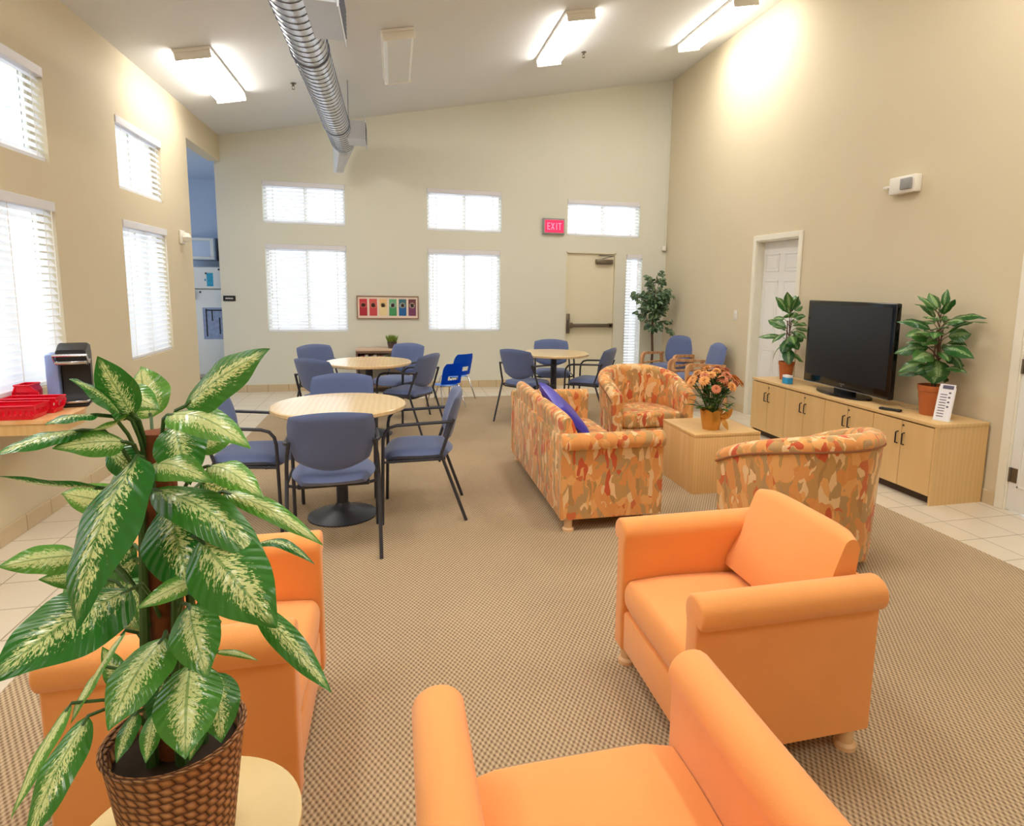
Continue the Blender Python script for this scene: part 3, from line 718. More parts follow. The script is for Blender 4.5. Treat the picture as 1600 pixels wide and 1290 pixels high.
# ------------------------------------------------------------------ office side chairs (face +X)
def side_chair():
    o = thing('side_chair', '', 'chair'); w = .24; r = .0105
    bm = B()
    pad(bm, .46, .45, .075, lambda a, b, t: Vector((a+.03, b, .432+t*1.0+.012*(a/.22)**3*(-1 if a > 0 else .3)-.02*max(0, a-.12)/.1)), 14, .5)
    obj('seat', bm, 'blue', o)
    bm = B(); box(bm, -.15, .21, -.19, .19, .385, .402, .008); obj('seat_shell', bm, 'black', o)
    def backf(a, b, t):
        q = b/.165; cv = .05*(a/.23)**2; lean = -.17-.085*((b+.165)/.33)
        return Vector((lean+cv-t, a*(1+.05*q), .655+b+(.05*(a/.22)**2*.5*(1-q) if q < 1 else 0)-.012*(a/.22)**2*max(0, q)))
    bm = B(); pad(bm, .445, .34, .046, backf, 16, .5, corner=.42); obj('backrest', bm, 'blue', o)
    for s in (-1, 1):
        y = s*w
        bm = B(); tube(bm, [(.245, y, .0), (.235, y, .42)], r, 8); obj('leg', bm, 'frame', o)
        bm = B(); tube(bm, [(-.275, y, .0), (-.12, y, .44)], r, 8); obj('leg', bm, 'frame', o)
        bm = B(); tube(bm, [(.235, y, .42), (.232, y, .54), (.222, y, .585), (.195, y, .618), (.15, y, .632), (.0, y, .64), (-.16, y, .648), (-.185, y*.93, .648)], r, 8); obj('armrest', bm, 'frame', o)
        bm = B(); tube(bm, [(-.12, y, .44), (-.16, y*.97, .56), (-.20, y*.9, .66)], r, 8); obj('back_upright', bm, 'frame', o)
        bm = B(); tube(bm, [(.236, y, .40), (-.13, y, .41)], .008, 6); obj('side_rail', bm, 'frame', o)
    bm = B()
    for x in (.17, -.11): tube(bm, [(x, -w, .40), (x, -w*.7, .385), (x, w*.7, .385), (x, w, .40)], .009, 6)
    obj('crossbar', bm, 'frame', o)
    return o
sc = side_chair(); first = True
T1, T2, T3 = (-.345, 4.03), (-.25, 6.25), (1.80, 6.87)
G = 'blue fabric side chairs at the round tables'
spots = [(-.345, 3.57, 93.5, 'blue side chair with its back to the camera at the nearest round table', CAR),
         (.165, 4.03, 177, 'blue side chair on the right of the nearest round table', CAR),
         (-.89, 4.075, -7, 'blue side chair on the left of the nearest round table, behind the plant', CAR),
         (-.385, 4.56, -90, 'blue side chair behind the nearest round table, facing the camera', CAR),
         (-.60, 6.0, 52, 'blue side chair with back turned at the left of the middle round table', CAR),
         (-.72, 6.95, -48, 'grey blue side chair at the far left of the middle round table', CAR),
         (.03, 7.03, -128, 'blue side chair at the far right of the middle table, by the little blue chairs', CAR),
         (.15, 6.24, 148, 'dark backed side chair at the right of the middle round table', CAR),
         (1.42, 6.62, 42, 'blue side chair with back turned at the left of the far right table', CAR),
         (1.93, 7.42, -98, 'dark backed side chair behind the round table nearest the exit door', CAR),
         (2.20, 6.66, 142, 'dark blue side chair at the right of the round table nearest the exit door', CAR)]
for x, y, a, l, z in spots:
    if first: sc.location = (x, y, z); sc.rotation_euler = (0, 0, math.radians(a)); sc['label'] = l; sc['group'] = G; first = False
    else: dup(sc, (x, y, z), math.radians(a), l, G)
def round_table(loc, label):
    o = thing('round_table', label, 'table', (loc[0], loc[1], CAR), group='round maple tables on black pedestals')
    bm = B(); lathe(bm, [(0, .706), (.402, .706), (.41, .712), (.41, .730), (.404, .736), (0, .736)], 64); obj('tabletop', bm, 'tabletop', o)
    bm = B(); lathe(bm, [(0, .0), (.215, 0), (.215, .008), (.18, .02), (.09, .045), (.05, .07), (.036, .09), (0, .09)], 40); obj('pedestal_base', bm, 'frame', o)
    bm = B(); lathe(bm, [(.036, .085), (.036, .69), (0, .69)], 24); obj('column', bm, 'frame', o)
    bm = B(); box(bm, -.25, .25, -.02, .02, .68, .7055); box(bm, -.02, .02, -.25, .25, .68, .7055); obj('spider_bracket', bm, 'frame', o)
    return o
rt = round_table(T1, 'nearest round maple table on a black pedestal')
dup(rt, (T2[0], T2[1], CAR), 0, 'middle round maple table, second from the camera, below the flower print'); dup(rt, (T3[0], T3[1], CAR), 0, 'far round maple table in front of the exit door')

# ------------------------------------------------------------------ cube table + flowering plant
o = thing('cube_table', 'maple cube side table holding a gold potted flowering plant', 'table', (2.37, 4.21, CAR))
bm = B(); box(bm, -.27, .27, -.27, .27, 0, .425, .002); obj('body', bm, 'cube', o)
bm = B(); box(bm, -.272, .272, -.272, .272, .426, .45, .003); obj('top', bm, 'cube', o)

def add_leaf(bm, base, tip, hw, nrm, arch=.12, fold=.22, tone=(.5, .5), nseg=10, m=4, shape=.42, wave=.0, droop=0):
    base = Vector(base); tip = Vector(tip); ax = tip-base; L = ax.length; d = ax/L
    n = (nrm-d*nrm.dot(d)).normalized(); w = d.cross(n)
    uvl = bm.loops.layers.uv.verify(); cl = bm.loops.layers.float_color.get('tone') or bm.loops.layers.float_color.new('tone')
    grid = []
    ph = tone[1]*20
    for i in range(nseg+1):
        u = i/nseg
        wid = hw*(math.sin(PI*min(1, u**(.62+shape*.4)))**.78)*(1-.25*max(0, u-.75)/.25) if 0 < u < 1 else hw*.02
        c = base+ax*u+n*(arch*L*math.sin(PI*u))+Vector((0, 0, -droop*L*u*u))
        row = []
        for j in range(-m, m+1):
            q = j/m
            off = -abs(q)**1.5*wid*fold + wave*hw*math.sin(u*14+ph)*abs(q)**2
            row.append((bm.verts.new(c+w*(wid*q)+n*off), u, (q+1)/2))
        grid.append(row)
    for i in range(nseg):
        for j in range(2*m):
            q = (grid[i][j], grid[i+1][j], grid[i+1][j+1], grid[i][j+1])
            f = bm.faces.new([z[0] for z in q])
            for lp, z in zip(f.loops, q): lp[uvl].uv = (z[1], z[2]); lp[cl] = (tone[0], tone[1], 0, 1)
def rnd(a, b): return random.uniform(a, b)
o = thing('flowering_plant', 'orange chrysanthemum in a gold foil pot on the cube table', 'plant', (2.315, 4.10, .456))
bm = B(); lathe(bm, [(0, 0), (.062, 0), (.074, .06), (.082, .125), (.088, .15), (.080, .15), (.072, .12), (0, .12)], 28)
for v in bm.verts:
    a = math.atan2(v.co.y, v.co.x); rr_ = math.hypot(v.co.x, v.co.y)
    if rr_ > .05: k = 1+.045*math.sin(a*9)*(v.co.z/.15); v.co.x *= k; v.co.y *= k; v.co.z += .008*math.sin(a*7)*(v.co.z > .13)
obj('foil_pot', bm, 'gold', o)
bm = B()
for s in (-1, 1):
    add_leaf(bm, (.06, -.05, .08), (.06+.035+.03*s, -.09, .15+.02*s), .03, Vector((0, -1, .2)), tone=(.9, .2), nseg=6, m=2)
add_leaf(bm, (.06, -.05, .09), (.10, -.08, .0), .022, Vector((0, -1, .2)), tone=(.9, .2), nseg=6, m=2)
obj('foil_bow', bm, 'gold', o)
st = B(); fo = B(); fa = B(); fb = B()
for i in range(30):
    a = i*2.39996+rnd(-.2, .2); r = ((i+.5)/30)**.5*.185; top = Vector((math.cos(a)*r*1.15, math.sin(a)*r, .47-3.6*r*r-rnd(0, .035)))
    tube(st, [(math.cos(a)*r*.15, math.sin(a)*r*.15, .11), (math.cos(a)*r*.5, math.sin(a)*r*.5, .24), top], .003, 5)
    tgt = fa if random.random() < .65 else fb
    n_ = (top-Vector((0, 0, .22))).normalized(); e1 = n_.orthogonal().normalized(); e2 = n_.cross(e1); R0 = rnd(.036, .048)
    for ring, (lat, np_, rr0) in enumerate(((1.25, 6, .7), (.85, 9, .95), (.4, 12, 1.05), (-.05, 13, 1.05))):
        for k in range(np_):
            b = 2*PI*k/np_+ring*.4; out = e1*math.cos(b)+e2*math.sin(b); dv = out*math.cos(lat)+n_*math.sin(lat)*.8
            add_leaf(tgt, top+out*.003, top+dv*R0*rr0, .0105, n_*math.cos(lat)-out*math.sin(lat)*.8, arch=.2, nseg=3, m=1, tone=(.5, .5))
for i in range(95):
    a = rnd(0, 2*PI); r = rnd(.02, .19); z = rnd(.15, .40); p = Vector((math.cos(a)*r*.6, math.sin(a)*r*.6, z)); q = p+Vector((math.cos(a)*rnd(.05, .1), math.sin(a)*rnd(.05, .1), rnd(-.03, .05)))
    add_leaf(fo, p, q, rnd(.018, .03), Vector((0, 0, 1)), nseg=5, m=2, tone=(rnd(0, .6), rnd(0, 1)))
obj('stems', st, 'stem', o); obj('foliage', fo, 'leaf_plain', o); obj('orange_blossoms', fa, 'petal_a', o); obj('rust_blossoms', fb, 'petal_b', o)

# ------------------------------------------------------------------ TV sideboard
CB = thing('sideboard', 'long maple sideboard with eight doors carrying the television', 'cabinet', (3.67, 4.535, 0))
x1, ya, yb = .455, -1.145, 1.145
bm = B(); box(bm, 0.022, x1, ya, ya+.02, 0, .568); box(bm, 0.022, x1, yb-.02, yb, 0, .568); box(bm, .022, x1, ya+.0201, yb-.0201, .06, .08)
box(bm, x1-.01, x1, ya+.0201, yb-.0201, .0801, .568); box(bm, 0, .0219, ya, ya+.02, 0, .568, .001)
for k in (1, 2, 3): yk = ya+k*(yb-ya)/4; box(bm, .024, x1-.0105, yk-.009, yk+.009, .0801, .568)
obj('carcass', bm, 'cabinet', CB, False)
bm = B(); box(bm, .05, .065, ya+.0202, yb-.0202, 0, .0599); obj('toe_kick', bm, plain('dark toe kick', srgb(70, 52, 38), .7), CB, False)
bm = B(); box(bm, -.006, x1, ya-.004, yb+.004, .5685, .593, .002); obj('top', bm, 'cabinet', CB)
dw = (yb-ya-.022)/8
for k in range(8):
    y0 = ya+.021+k*dw+.002; y1 = y0+dw-.004
    bm = B(); box(bm, .0, .018, y0, y1, .065, .558, .0015, 1); d = obj('door', bm, 'cabinet', CB, False)
    hy = y1-.028 if k % 2 == 0 else y0+.028
    bm = B(); tube(bm, [(-.001, hy, .38), (-.022, hy, .385), (-.022, hy, .465), (-.001, hy, .47)], .0055, 6); obj('handle', bm, 'black', d)
    if k % 2 == 0:
        bm = B(); tube(bm, [(-.0005, y1-.012, .525), (-.005, y1-.012, .525)], .008, 12); obj('lock', bm, 'steel', d)
TOP = .5935
# television
o = thing('television', 'large black flat screen television on the maple sideboard', 'television', (3.87, 4.57, TOP), math.radians(-2.5))
bm = B(); box(bm, -.02, .03, -.565, .565, .05, .825, .012, 3); obj('bezel', bm, 'bezel', o)
bm = B(); box(bm, -.0225, -.0201, -.525, .525, .125, .79); obj('screen', bm, 'screen', o, False)
bm = B(); box(bm, .0301, .08, -.42, .42, .16, .70, .02, 3); obj('rear_housing', bm, 'black', o)
bm = B(); box(bm, -.024, -.0201, -.55, .55, .052, .058); obj('silver_trim', bm, 'chrome', o, False)
bm = B(); prism(bm, [(.15*math.cos(a), .32*math.sin(a)) for a in [2*PI*k/40 for k in range(40)]], 'z', .001, .018); bmesh.ops.bevel(bm, geom=[e for e in bm.edges if e.verts[0].co.z > .017 and e.verts[1].co.z > .017], offset=.005, segments=2, affect='EDGES'); obj('stand_base', bm, 'bezel', o)
bm = B(); box(bm, -.01, .04, -.12, .12, .0181, .07, .005); obj('stand_neck', bm, 'bezel', o)
bm = B()
for i in range(6): box(bm, -.0235, -.0226, -.035+i*.012, -.027+i*.012, .092, .101)
for i in range(2): box(bm, -.0235, -.0226, -.008+i*.010, -.001+i*.010, .072, .084)
obj('maker_mark', bm, 'chrome', o, False)
# cabinet plants
def potted(label, loc, potm, leaves, stems, seed, pot=(.055, .075, .16), mat='leaf_plain', hgt=.6):
    random.seed(seed)
    o = thing('potted_plant', label, 'plant', loc)
    r0, r1, h = pot
    bm = B(); lathe(bm, [(0, 0), (r0, 0), (r1-.004, h*.8), (r1, h*.81), (r1+.004, h), (r1-.006, h), (r1-.01, h*.86), (0, h*.86)], 28, uv=True); obj('pot', bm, potm, o)
    bm = B(); lathe(bm, [(0, h*.88), (r1-.011, h*.88), (r1-.011, h*.865), (0, h*.865)], 20); obj('soil', bm, 'soil', o)
    sm = B(); fm = B()
    for k in range(stems):
        a = 2*PI*k/stems; tube(sm, [(.012*math.cos(a), .012*math.sin(a), h*.87), (.02*math.cos(a), .02*math.sin(a), hgt*.5), (.02*math.cos(a+1), .02*math.sin(a+1), hgt*.82)], .006, 6)
    more = [(z+rnd(-.04, .04), az+rnd(70, 290), ln*rnd(.6, .9), hw, el+rnd(-15, 15)) for (z, az, ln, hw, el) in leaves]
    for (z, az, ln, hw, el) in leaves+more:
        hw *= 1.25*rnd(.65, 1.2); az = (az+rnd(-18, 18)) % 360; el = el+rnd(-22, 14); ln *= rnd(.8, 1.1)
        a = math.radians(az); dv = Vector((math.cos(a), math.sin(a), 0)); p0 = Vector((0, 0, z-.05)); b = dv*.06*max(.3, math.cos(math.radians(el)))+Vector((0, 0, z+.02))
        tube(sm, [p0, (p0+b)/2+Vector((0, 0, .012)), b], .0028, 5)
        t = b+dv*ln*math.cos(math.radians(el))+Vector((0, 0, ln*math.sin(math.radians(el))))
        nn = Vector((0, 0, 1))*math.cos(math.radians(el))-dv*math.sin(math.radians(el))
        nn = nn+Vector((-.5+rnd(-.5, .5), -.6+rnd(-.5, .5), rnd(-.3, .3))); add_leaf(fm, b, t, hw, nn, arch=rnd(.06, .22), tone=(rnd(.0, .75), rnd(0, 1)), wave=.08, nseg=8, m=3)
    for q in fm.verts:
        lim = RW-.03-loc[0]
        if q.co.x > lim-.10: q.co.x = lim-.10+.09*(1-math.exp(-(q.co.x-lim+.10)/.09))
    obj('stems', sm, 'trunk', o); obj('foliage', fm, mat, o)
    return o
random.seed(3)
LV = [(.78, 100, .17, .045, 70), (.74, 200, .15, .045, 60), (.74, 260, .16, .04, 35), (.70, 90, .22, .045, 12), (.70, 330, .25, .05, 12), (.66, 300, .14, .04, 15), (.62, 120, .24, .05, 5),
      (.60, 210, .17, .05, -5), (.60, 270, .28, .045, 10), (.56, 170, .20, .05, 0), (.53, 60, .22, .05, -5), (.50, 285, .30, .045, -8), (.48, 130, .24, .055, -15), (.46, 235, .18, .05, -15),
      (.44, 190, .20, .05, -20), (.40, 100, .26, .05, -25), (.40, 235, .2, .085, -62), (.36, 220, .17, .06, -60), (.36, 140, .20, .045, -30), (.34, 300, .18, .04, -20), (.66, 20, .2, .04, 10), (.52, 350, .2, .04, 0), (.30, 110, .20, .035, -10)]
potted('bushy green plant in terracotta pot at right end of the sideboard', (3.93, 3.70, TOP), 'terracotta', LV, 3, 5, (.078, .104, .225), 'leaf_plain', .78)
LV2 = [(.72, 200, .20, .055, 70), (.70, 260, .19, .05, 75), (.68, 150, .17, .05, 60), (.60, 120, .15, .03, 10), (.52, 110, .26, .045, 8), (.50, 90, .28, .03, -5), (.46, 200, .2, .05, -20), (.44, 250, .22, .05, -30), (.42, 130, .25, .025, -15),
       (.40, 230, .2, .045, -55), (.36, 100, .24, .025, -40), (.55, 280, .16, .04, 10), (.48, 300, .14, .04, -20), (.30, 240, .2, .05, -60), (.62, 230, .15, .045, 30), (.38, 180, .16, .04, -50)]
potted('green plant in terracotta pot left of the television', (3.93, 5.49, TOP), 'terracotta', LV2, 3, 9, (.058, .078, .185), 'leaf_plain', .74)
random.seed(11)
# small things on the sideboard
o = thing('tissue_box', 'small blue and white box at left corner of the television', 'box', (3.76, 5.22, TOP))
bm = B(); box(bm, -.03, .03, -.045, .045, .001, .06, .004); obj('body', bm, plain('blue carton', srgb(40, 150, 210), .5), o)
bm = B(); box(bm, -.03, .03, -.045, .045, .0601, .085, .006); obj('white_top', bm, 'paper', o)
o = thing('leaflet_stand', 'white leaflet leaning in a holder beside the right potted plant', 'leaflet', (3.82, 3.50, TOP), math.radians(24))
bm = B(); R_ = Matrix.Rotation(math.radians(17), 4, 'Y')
v = box(bm, -.004, .0, -.05, .05, .004, .27)
for q in v: q.co = R_ @ q.co; q.co.x -= .02
obj('leaflet', bm, 'paper', o, False)
bm = B()
for z0, z1, w0, w1 in ((.235, .262, -.04, .03), ): 
    v = box(bm, -.0055, -.0041, w0, w1, z0, z1)
for k in range(4): box(bm, -.0055, -.0041, -.03, -.016, .10+k*.034, .112+k*.034)
for k in range(9): box(bm, -.0055, -.0041, -.008, .036, .03+k*.02, .036+k*.02)
for q in bm.verts: q.co = R_ @ q.co; q.co.x -= .02
obj('printing', bm, plain('grey print', srgb(96, 92, 112), .7), o, False)
bm = B(); box(bm, -.03, .05, -.055, .055, .0005, .004); 
v = box(bm, .001, .003, -.055, .055, .004, .25)
for q in v: q.co = R_ @ q.co; q.co.x -= .018
obj('holder', bm, 'whiteplastic', o, False)
o = thing('remote_control', 'dark remote control lying on sideboard right of the television', 'remote', (3.73, 3.88, TOP), math.radians(25))
bm = B(); box(bm, -.022, .022, -.08, .08, .0005, .018, .006); obj('body', bm, 'black', o)
bm = B()
for i in range(5):
    for j in range(2): box(bm, -.010+j*.014, -.004+j*.014, -.05+i*.022, -.042+i*.022, .0181, .020)
obj('buttons', bm, 'greyplastic', o, False)
bm = B(); tube(bm, [(3.97, 4.05, TOP+.006), (3.93, 3.95, TOP+.006), (3.98, 3.88, TOP+.006), (4.05, 3.84, TOP+.006), (4.10, 3.95, TOP+.006)], .005, 6); tag(obj('power_cable', bm, plain('pale cable', srgb(190, 170, 140), .6)), 'pale cable on the sideboard behind the remote control', 'cable')

# ------------------------------------------------------------------ corner: ficus, oak armed chairs
o = thing('ficus_tree', 'tall leafy ficus tree in the far right corner', 'plant', (3.80, 8.62, 0))
random.seed(21)
bm = B(); lathe(bm, [(0, 0), (.11, 0), (.14, .24), (.145, .26), (.13, .26), (.125, .22), (0, .22)], 28, uv=True); obj('basket_pot', bm, 'basket', o)
tr_ = B(); tube(tr_, [(0, 0, .2), (.012, 0, .55), (-.008, .0, .85), (.0, .0, 1.2), (.02, 0, 1.5)], .018, 8, radii=[.024, .02, .018, .014, .007])
fm = B()
for i in range(34):
    z0 = rnd(.85, 1.5); a = rnd(0, 2*PI); z1 = z0+rnd(-.12, .35); R_ = rnd(.12, .34)*(1-.35*max(0, (z1-1.3)/.5))
    e = Vector((math.cos(a)*R_, math.sin(a)*R_*.8-.03, min(z1, 1.80))); p0 = Vector((0, 0, z0)); mid = (p0+e)/2+Vector((0, 0, .05))
    tube(tr_, [p0, mid, e], .004, 5)
    for k in range(17):
        f_ = rnd(.25, 1.05); q = p0.lerp(e, f_)+Vector((rnd(-.04, .04), rnd(-.04, .04), rnd(-.02, .05)))
        dv = Vector((math.cos(a)+rnd(-.8, .8), math.sin(a)+rnd(-.8, .8), rnd(-1.1, .2))).normalized()
        add_leaf(fm, q, q+dv*rnd(.07, .105), rnd(.019, .028), Vector((rnd(-.5, .3), -1, rnd(.2, 1))), nseg=4, m=1, tone=(rnd(0, 1), rnd(0, 1)))
for g_ in (fm, tr_):
    for q in g_.verts:
        if q.co.x > .22: q.co.x = .22+.09*(1-math.exp(-(q.co.x-.22)/.09))
        if q.co.y > .25: q.co.y = .25+.09*(1-math.exp(-(q.co.y-.25)/.09))
obj('trunk', tr_, 'trunk', o); obj('foliage', fm, 'ficusleaf', o)
def oak_chair(label, loc, rz):
    o = thing('oak_arm_chair', label, 'chair', loc, rz, 'blue upholstered chairs with oak arms')
    bm = B(); pad(bm, .46, .48, .10, lambda a, b, t: Vector((a, b, .39+t)), 12, .5); obj('seat', bm, 'blue', o)
    bm = B(); pad(bm, .46, .42, .07, lambda a, b, t: Vector((-.22-.10*(b+.21)/.42-t, a, .62+b)), 12, .5); obj('backrest', bm, 'blue', o)
    for s in (-1, 1):
        y = s*.27
        bm = B(); pr = [(.25, 0), (.215, 0), (.22, .50), (.20, .545), (.16, .56), (-.26, .545), (-.27, .575), (.17, .60), (.22, .59), (.25, .56), (.262, .52)]
        prism(bm, pr, 'y', y-.02, y+.02); obj('armrest', bm, 'oakarm', o, False)
        bm = B(); prism(bm, [(-.20, .56), (-.24, .56), (-.33, 0), (-.29, 0)], 'y', y-.018, y+.018); obj('leg', bm, 'oakarm', o, False)
        bm = B(); box(bm, -.24, .22, y-.015, y+.015, .43, .455, .004); obj('side_rail', bm, 'oakarm', o)
        bm = B(); box(bm, -.26, .22, y-.012, y+.012, .28, .32, .004); obj('lower_rail', bm, 'oakarm', o)
    bm = B(); box(bm, .19, .22, -.25, .25, .30, .34, .004); box(bm, -.24, -.21, -.25, .25, .30, .34, .004); obj('cross_rail', bm, 'oakarm', o)
    return o
oc = oak_chair('blue padded chair with oak arms under the ficus', (3.80, 8.05, 0), math.radians(-150))
dup(oc, (3.72, 7.05, 0), math.radians(178), 'oak armed chair by the right wall, behind the orange flowers')

# ------------------------------------------------------------------ back wall: bookcase, grass pot, kid chairs
o = thing('low_bookcase', 'low pale bookcase against the back wall under the flower print', 'bookcase', (-.16, 8.84, 0))
bm = B(); box(bm, -.36, .36, -.16, .16, .585, .612, .003); obj('top', bm, plain('pale pinkish wood', srgb(214, 186, 160), .5), o)
dk = plain('brown bookcase frame', srgb(120, 92, 76), .6)
for s in (-1, 1): bm = B(); box(bm, s*.345-.012, s*.345+.012, -.155, .155, 0, .5845); obj('side_panel', bm, dk, o, False)
bm = B(); box(bm, -.333, .333, .14, .155, 0, .5845); obj('back_panel', bm, 'wall_cream', o, False)
for z in (.08, .33): bm = B(); box(bm, -.333, .333, -.15, .1395, z, z+.018); obj('shelf', bm, dk, o, False)
bm = B(); box(bm, -.333, .333, -.155, -.14, .555, .5845); obj('apron', bm, dk, o, False)
bx_ = -.47
bk = None
bcol = [(214, 190, 180), (150, 60, 60), (230, 226, 214), (90, 110, 150), (200, 160, 120), (236, 232, 226), (120, 90, 80), (190, 120, 110), (220, 214, 200), (110, 130, 110)]
for i, c in enumerate(bcol):
    hh = .14+.02*math.sin(i*2.3)**2+.02; ww = .03+.012*((i*7) % 3)/2
    bm = B(); box(bm, bx_, bx_+ww, 8.74, 8.88, .3485, .3485+hh, .002); ob = obj('book', bm, plain('book cover %d' % i, srgb(*c), .6))
    tag(ob, 'small book standing on the shelf of the low bookcase', 'book', 'books on the low bookcase'); bx_ += ww+.002
o = thing('grass_planter', 'small green grass plant in dark pot on the low bookcase', 'plant', (-.035, 8.82, .613))
bm = B(); lathe(bm, [(0, 0), (.05, 0), (.068, .09), (.062, .09), (.055, .075), (0, .075)], 24); obj('pot', bm, plain('dark brown pot', srgb(80, 66, 62), .5), o)
bm = B(); random.seed(5)
for i in range(160):
    a = rnd(0, 2*PI); r = rnd(0, .05); p = Vector((math.cos(a)*r, math.sin(a)*r, .075)); add_leaf(bm, p, p+Vector((math.cos(a)*r*.9, math.sin(a)*r*.9, rnd(.07, .12))), .005, Vector((rnd(-.4, .4), -1, 0)), nseg=3, m=1)
obj('grass', bm, 'grass', o)
def kid_chair(label, loc, rz, s=1):
    o = thing('child_chair', label, 'chair', loc, rz, 'small blue plastic chairs'); o.scale = (s, s, s)
    bm = B(); pad(bm, .28, .28, .02, lambda a, b, t: Vector((a, b, .28+t+.25*b*b-.02*(a > .1))), 10, .5); obj('seat', bm, 'kidblue', o)
    bm = B()
    ring = []
    def bp(u, v): return Vector((-.15-.07*(v)+.5*(u*.14)**2*4, u*.145, .30+.26*v))
    n = 12; m = 10; g = {}
    for i in range(n+1):
        for j in range(m+1):
            u = -1+2*i/n; v = j/m; uu = u*(1-.22*max(0, (v-.6)/.4)**3)
            g[i, j] = bm.verts.new(bp(uu, v))
    for i in range(n):
        for j in range(m):
            if 3 <= i < 9 and 2 <= j < 4: continue
            bm.faces.new((g[i, j], g[i+1, j], g[i+1, j+1], g[i, j+1]))
    bmesh.ops.solidify(bm, geom=bm.faces[:], thickness=.012); bmesh.ops.recalc_face_normals(bm, faces=bm.faces[:])
    obj('backrest', bm, 'kidblue', o)
    for sy in (-1, 1):
        bm = B(); tube(bm, [(-.19, sy*.17, 0), (-.10, sy*.13, .265), (-.05, sy*.1, .272)], .009, 8); obj('leg', bm, 'chrome', o)
        bm = B(); tube(bm, [(.17, sy*.17, 0), (.10, sy*.13, .265), (.05, sy*.1, .272)], .009, 8); obj('leg', bm, 'chrome', o)
    return o
kc = kid_chair('front small blue child chair, nearer to the round table', (.60, 7.55, CAR), math.radians(120), 1.0)
dup(kc, (.76, 8.08, CAR), math.radians(125), 'rear small blue child chair, nearest the back wall').scale = (1.1, 1.1, 1.1)

# ------------------------------------------------------------------ counter, baskets, coffee maker
o = thing('wall_counter', 'maple counter on the left wall holding red baskets and coffee maker', 'counter', (LW, 4.1, 0))
bm = B(); pr = [(.002, -.31), (.33, -.31), (.37, -.30), (.385, -.26), (.385, -.06)]+[(.385-.18*(1-math.cos(a)), -.06+.26*math.sin(a)) for a in [PI/2*k/8 for k in range(1, 9)]]+[(.002, .30)]
prism(bm, pr, 'z', .722, .742); obj('worktop', bm, 'desk', o)
bm = B(); prism(bm, [(p[0]*.985, p[1]*.985) for p in pr[:-1]]+[(.002, .295)], 'z', .66, .7215); obj('apron', bm, 'cabinet', o)
bm = B(); box(bm, .002, .03, -.305, -.26, .0, .6595); obj('wall_leg', bm, 'cabinet', o, False)
def basket(label, x0, x1, y0, y1, z, h):
    o = thing('plastic_basket', label, 'basket', ((x0+x1)/2, (y0+y1)/2, z), group='red perforated plastic baskets')
    hx, hy = (x1-x0)/2, (y1-y0)/2
    bm = B(); k = .88
    def wall(a, b, c_, d):    # a,b bottom corners, d,c_ top corners: strips with a row of slots
        n = 9
        for i in range(n):
            for (s0, s1, t0, t1) in ((i/n, (i+1)/n, 0, .3), (i/n, (i+1)/n, .72, 1), (i/n, (i+.55)/n, .3, .72)):
                P = lambda s, t: a.lerp(b, s).lerp(d.lerp(c_, s), t)
                bm.faces.new([bm.verts.new(P(*q)) for q in ((s0, t0), (s1, t0), (s1, t1), (s0, t1))])
    bl_ = [Vector((sx*hx*k, sy*hy*k, .001)) for sx, sy in ((-1, -1), (1, -1), (1, 1), (-1, 1))]; tl = [Vector((sx*hx, sy*hy, h)) for sx, sy in ((-1, -1), (1, -1), (1, 1), (-1, 1))]
    for i in range(4): j = (i+1) % 4; wall(bl_[i], bl_[j], tl[j], tl[i])
    bm.faces.new([bm.verts.new(v) for v in bl_])
    bmesh.ops.remove_doubles(bm, verts=bm.verts[:], dist=1e-5); bmesh.ops.solidify(bm, geom=bm.faces[:], thickness=.0025); obj('basket_body', bm, 'red', o, False)
    bm = B(); tube(bm, [tl[0], tl[1], tl[2], tl[3], tl[0]], .005, 6, False); obj('rim', bm, 'red', o)
    return o
basket('front red plastic basket nearest the counter edge', -2.13, -1.885, 3.80, 3.955, .7425, .075)
basket('red plastic basket directly behind the front one on the counter', -2.13, -1.865, 3.975, 4.09, .7425, .085)
basket('smallest red plastic basket beside the coffee maker', -2.13, -2.055, 4.115, 4.23, .7425, .14)
o = thing('coffee_maker', 'black and silver pod coffee maker on the wall counter', 'coffee maker', (-1.88, 4.26, .7425), math.radians(-75)); o.scale = (1.2, 1.2, 1.25)
bm = B(); prism(bm, [(-.09, 0), (.10, 0), (.10, .02), (.0, .025), (-.02, .06), (-.02, .19), (.075, .20), (.09, .24), (.085, .27), (.0, .30), (-.07, .29), (-.09, .25)], 'y', -.06, .06)
bmesh.ops.bevel(bm, geom=bm.edges[:], offset=.006, segments=2, affect='EDGES'); obj('body', bm, 'black', o)
bm = B(); box(bm, -.09, .03, -.115, -.062, .03, .25, .012); obj('water_tank', bm, plain('bluish clear tank', srgb(150, 170, 226), .15, vary=.1), o)
bm = B(); box(bm, -.03, .105, -.064, .064, .205, .222, .006); tube(bm, [(.06, -.066, .21), (.115, -.066, .25), (.115, .066, .25), (.06, .066, .21)], .007, 8); obj('silver_handle', bm, 'chrome', o)
bm = B(); box(bm, -.01, .105, -.06, .06, .0205, .032, .004); obj('drip_tray', bm, 'chrome', o)

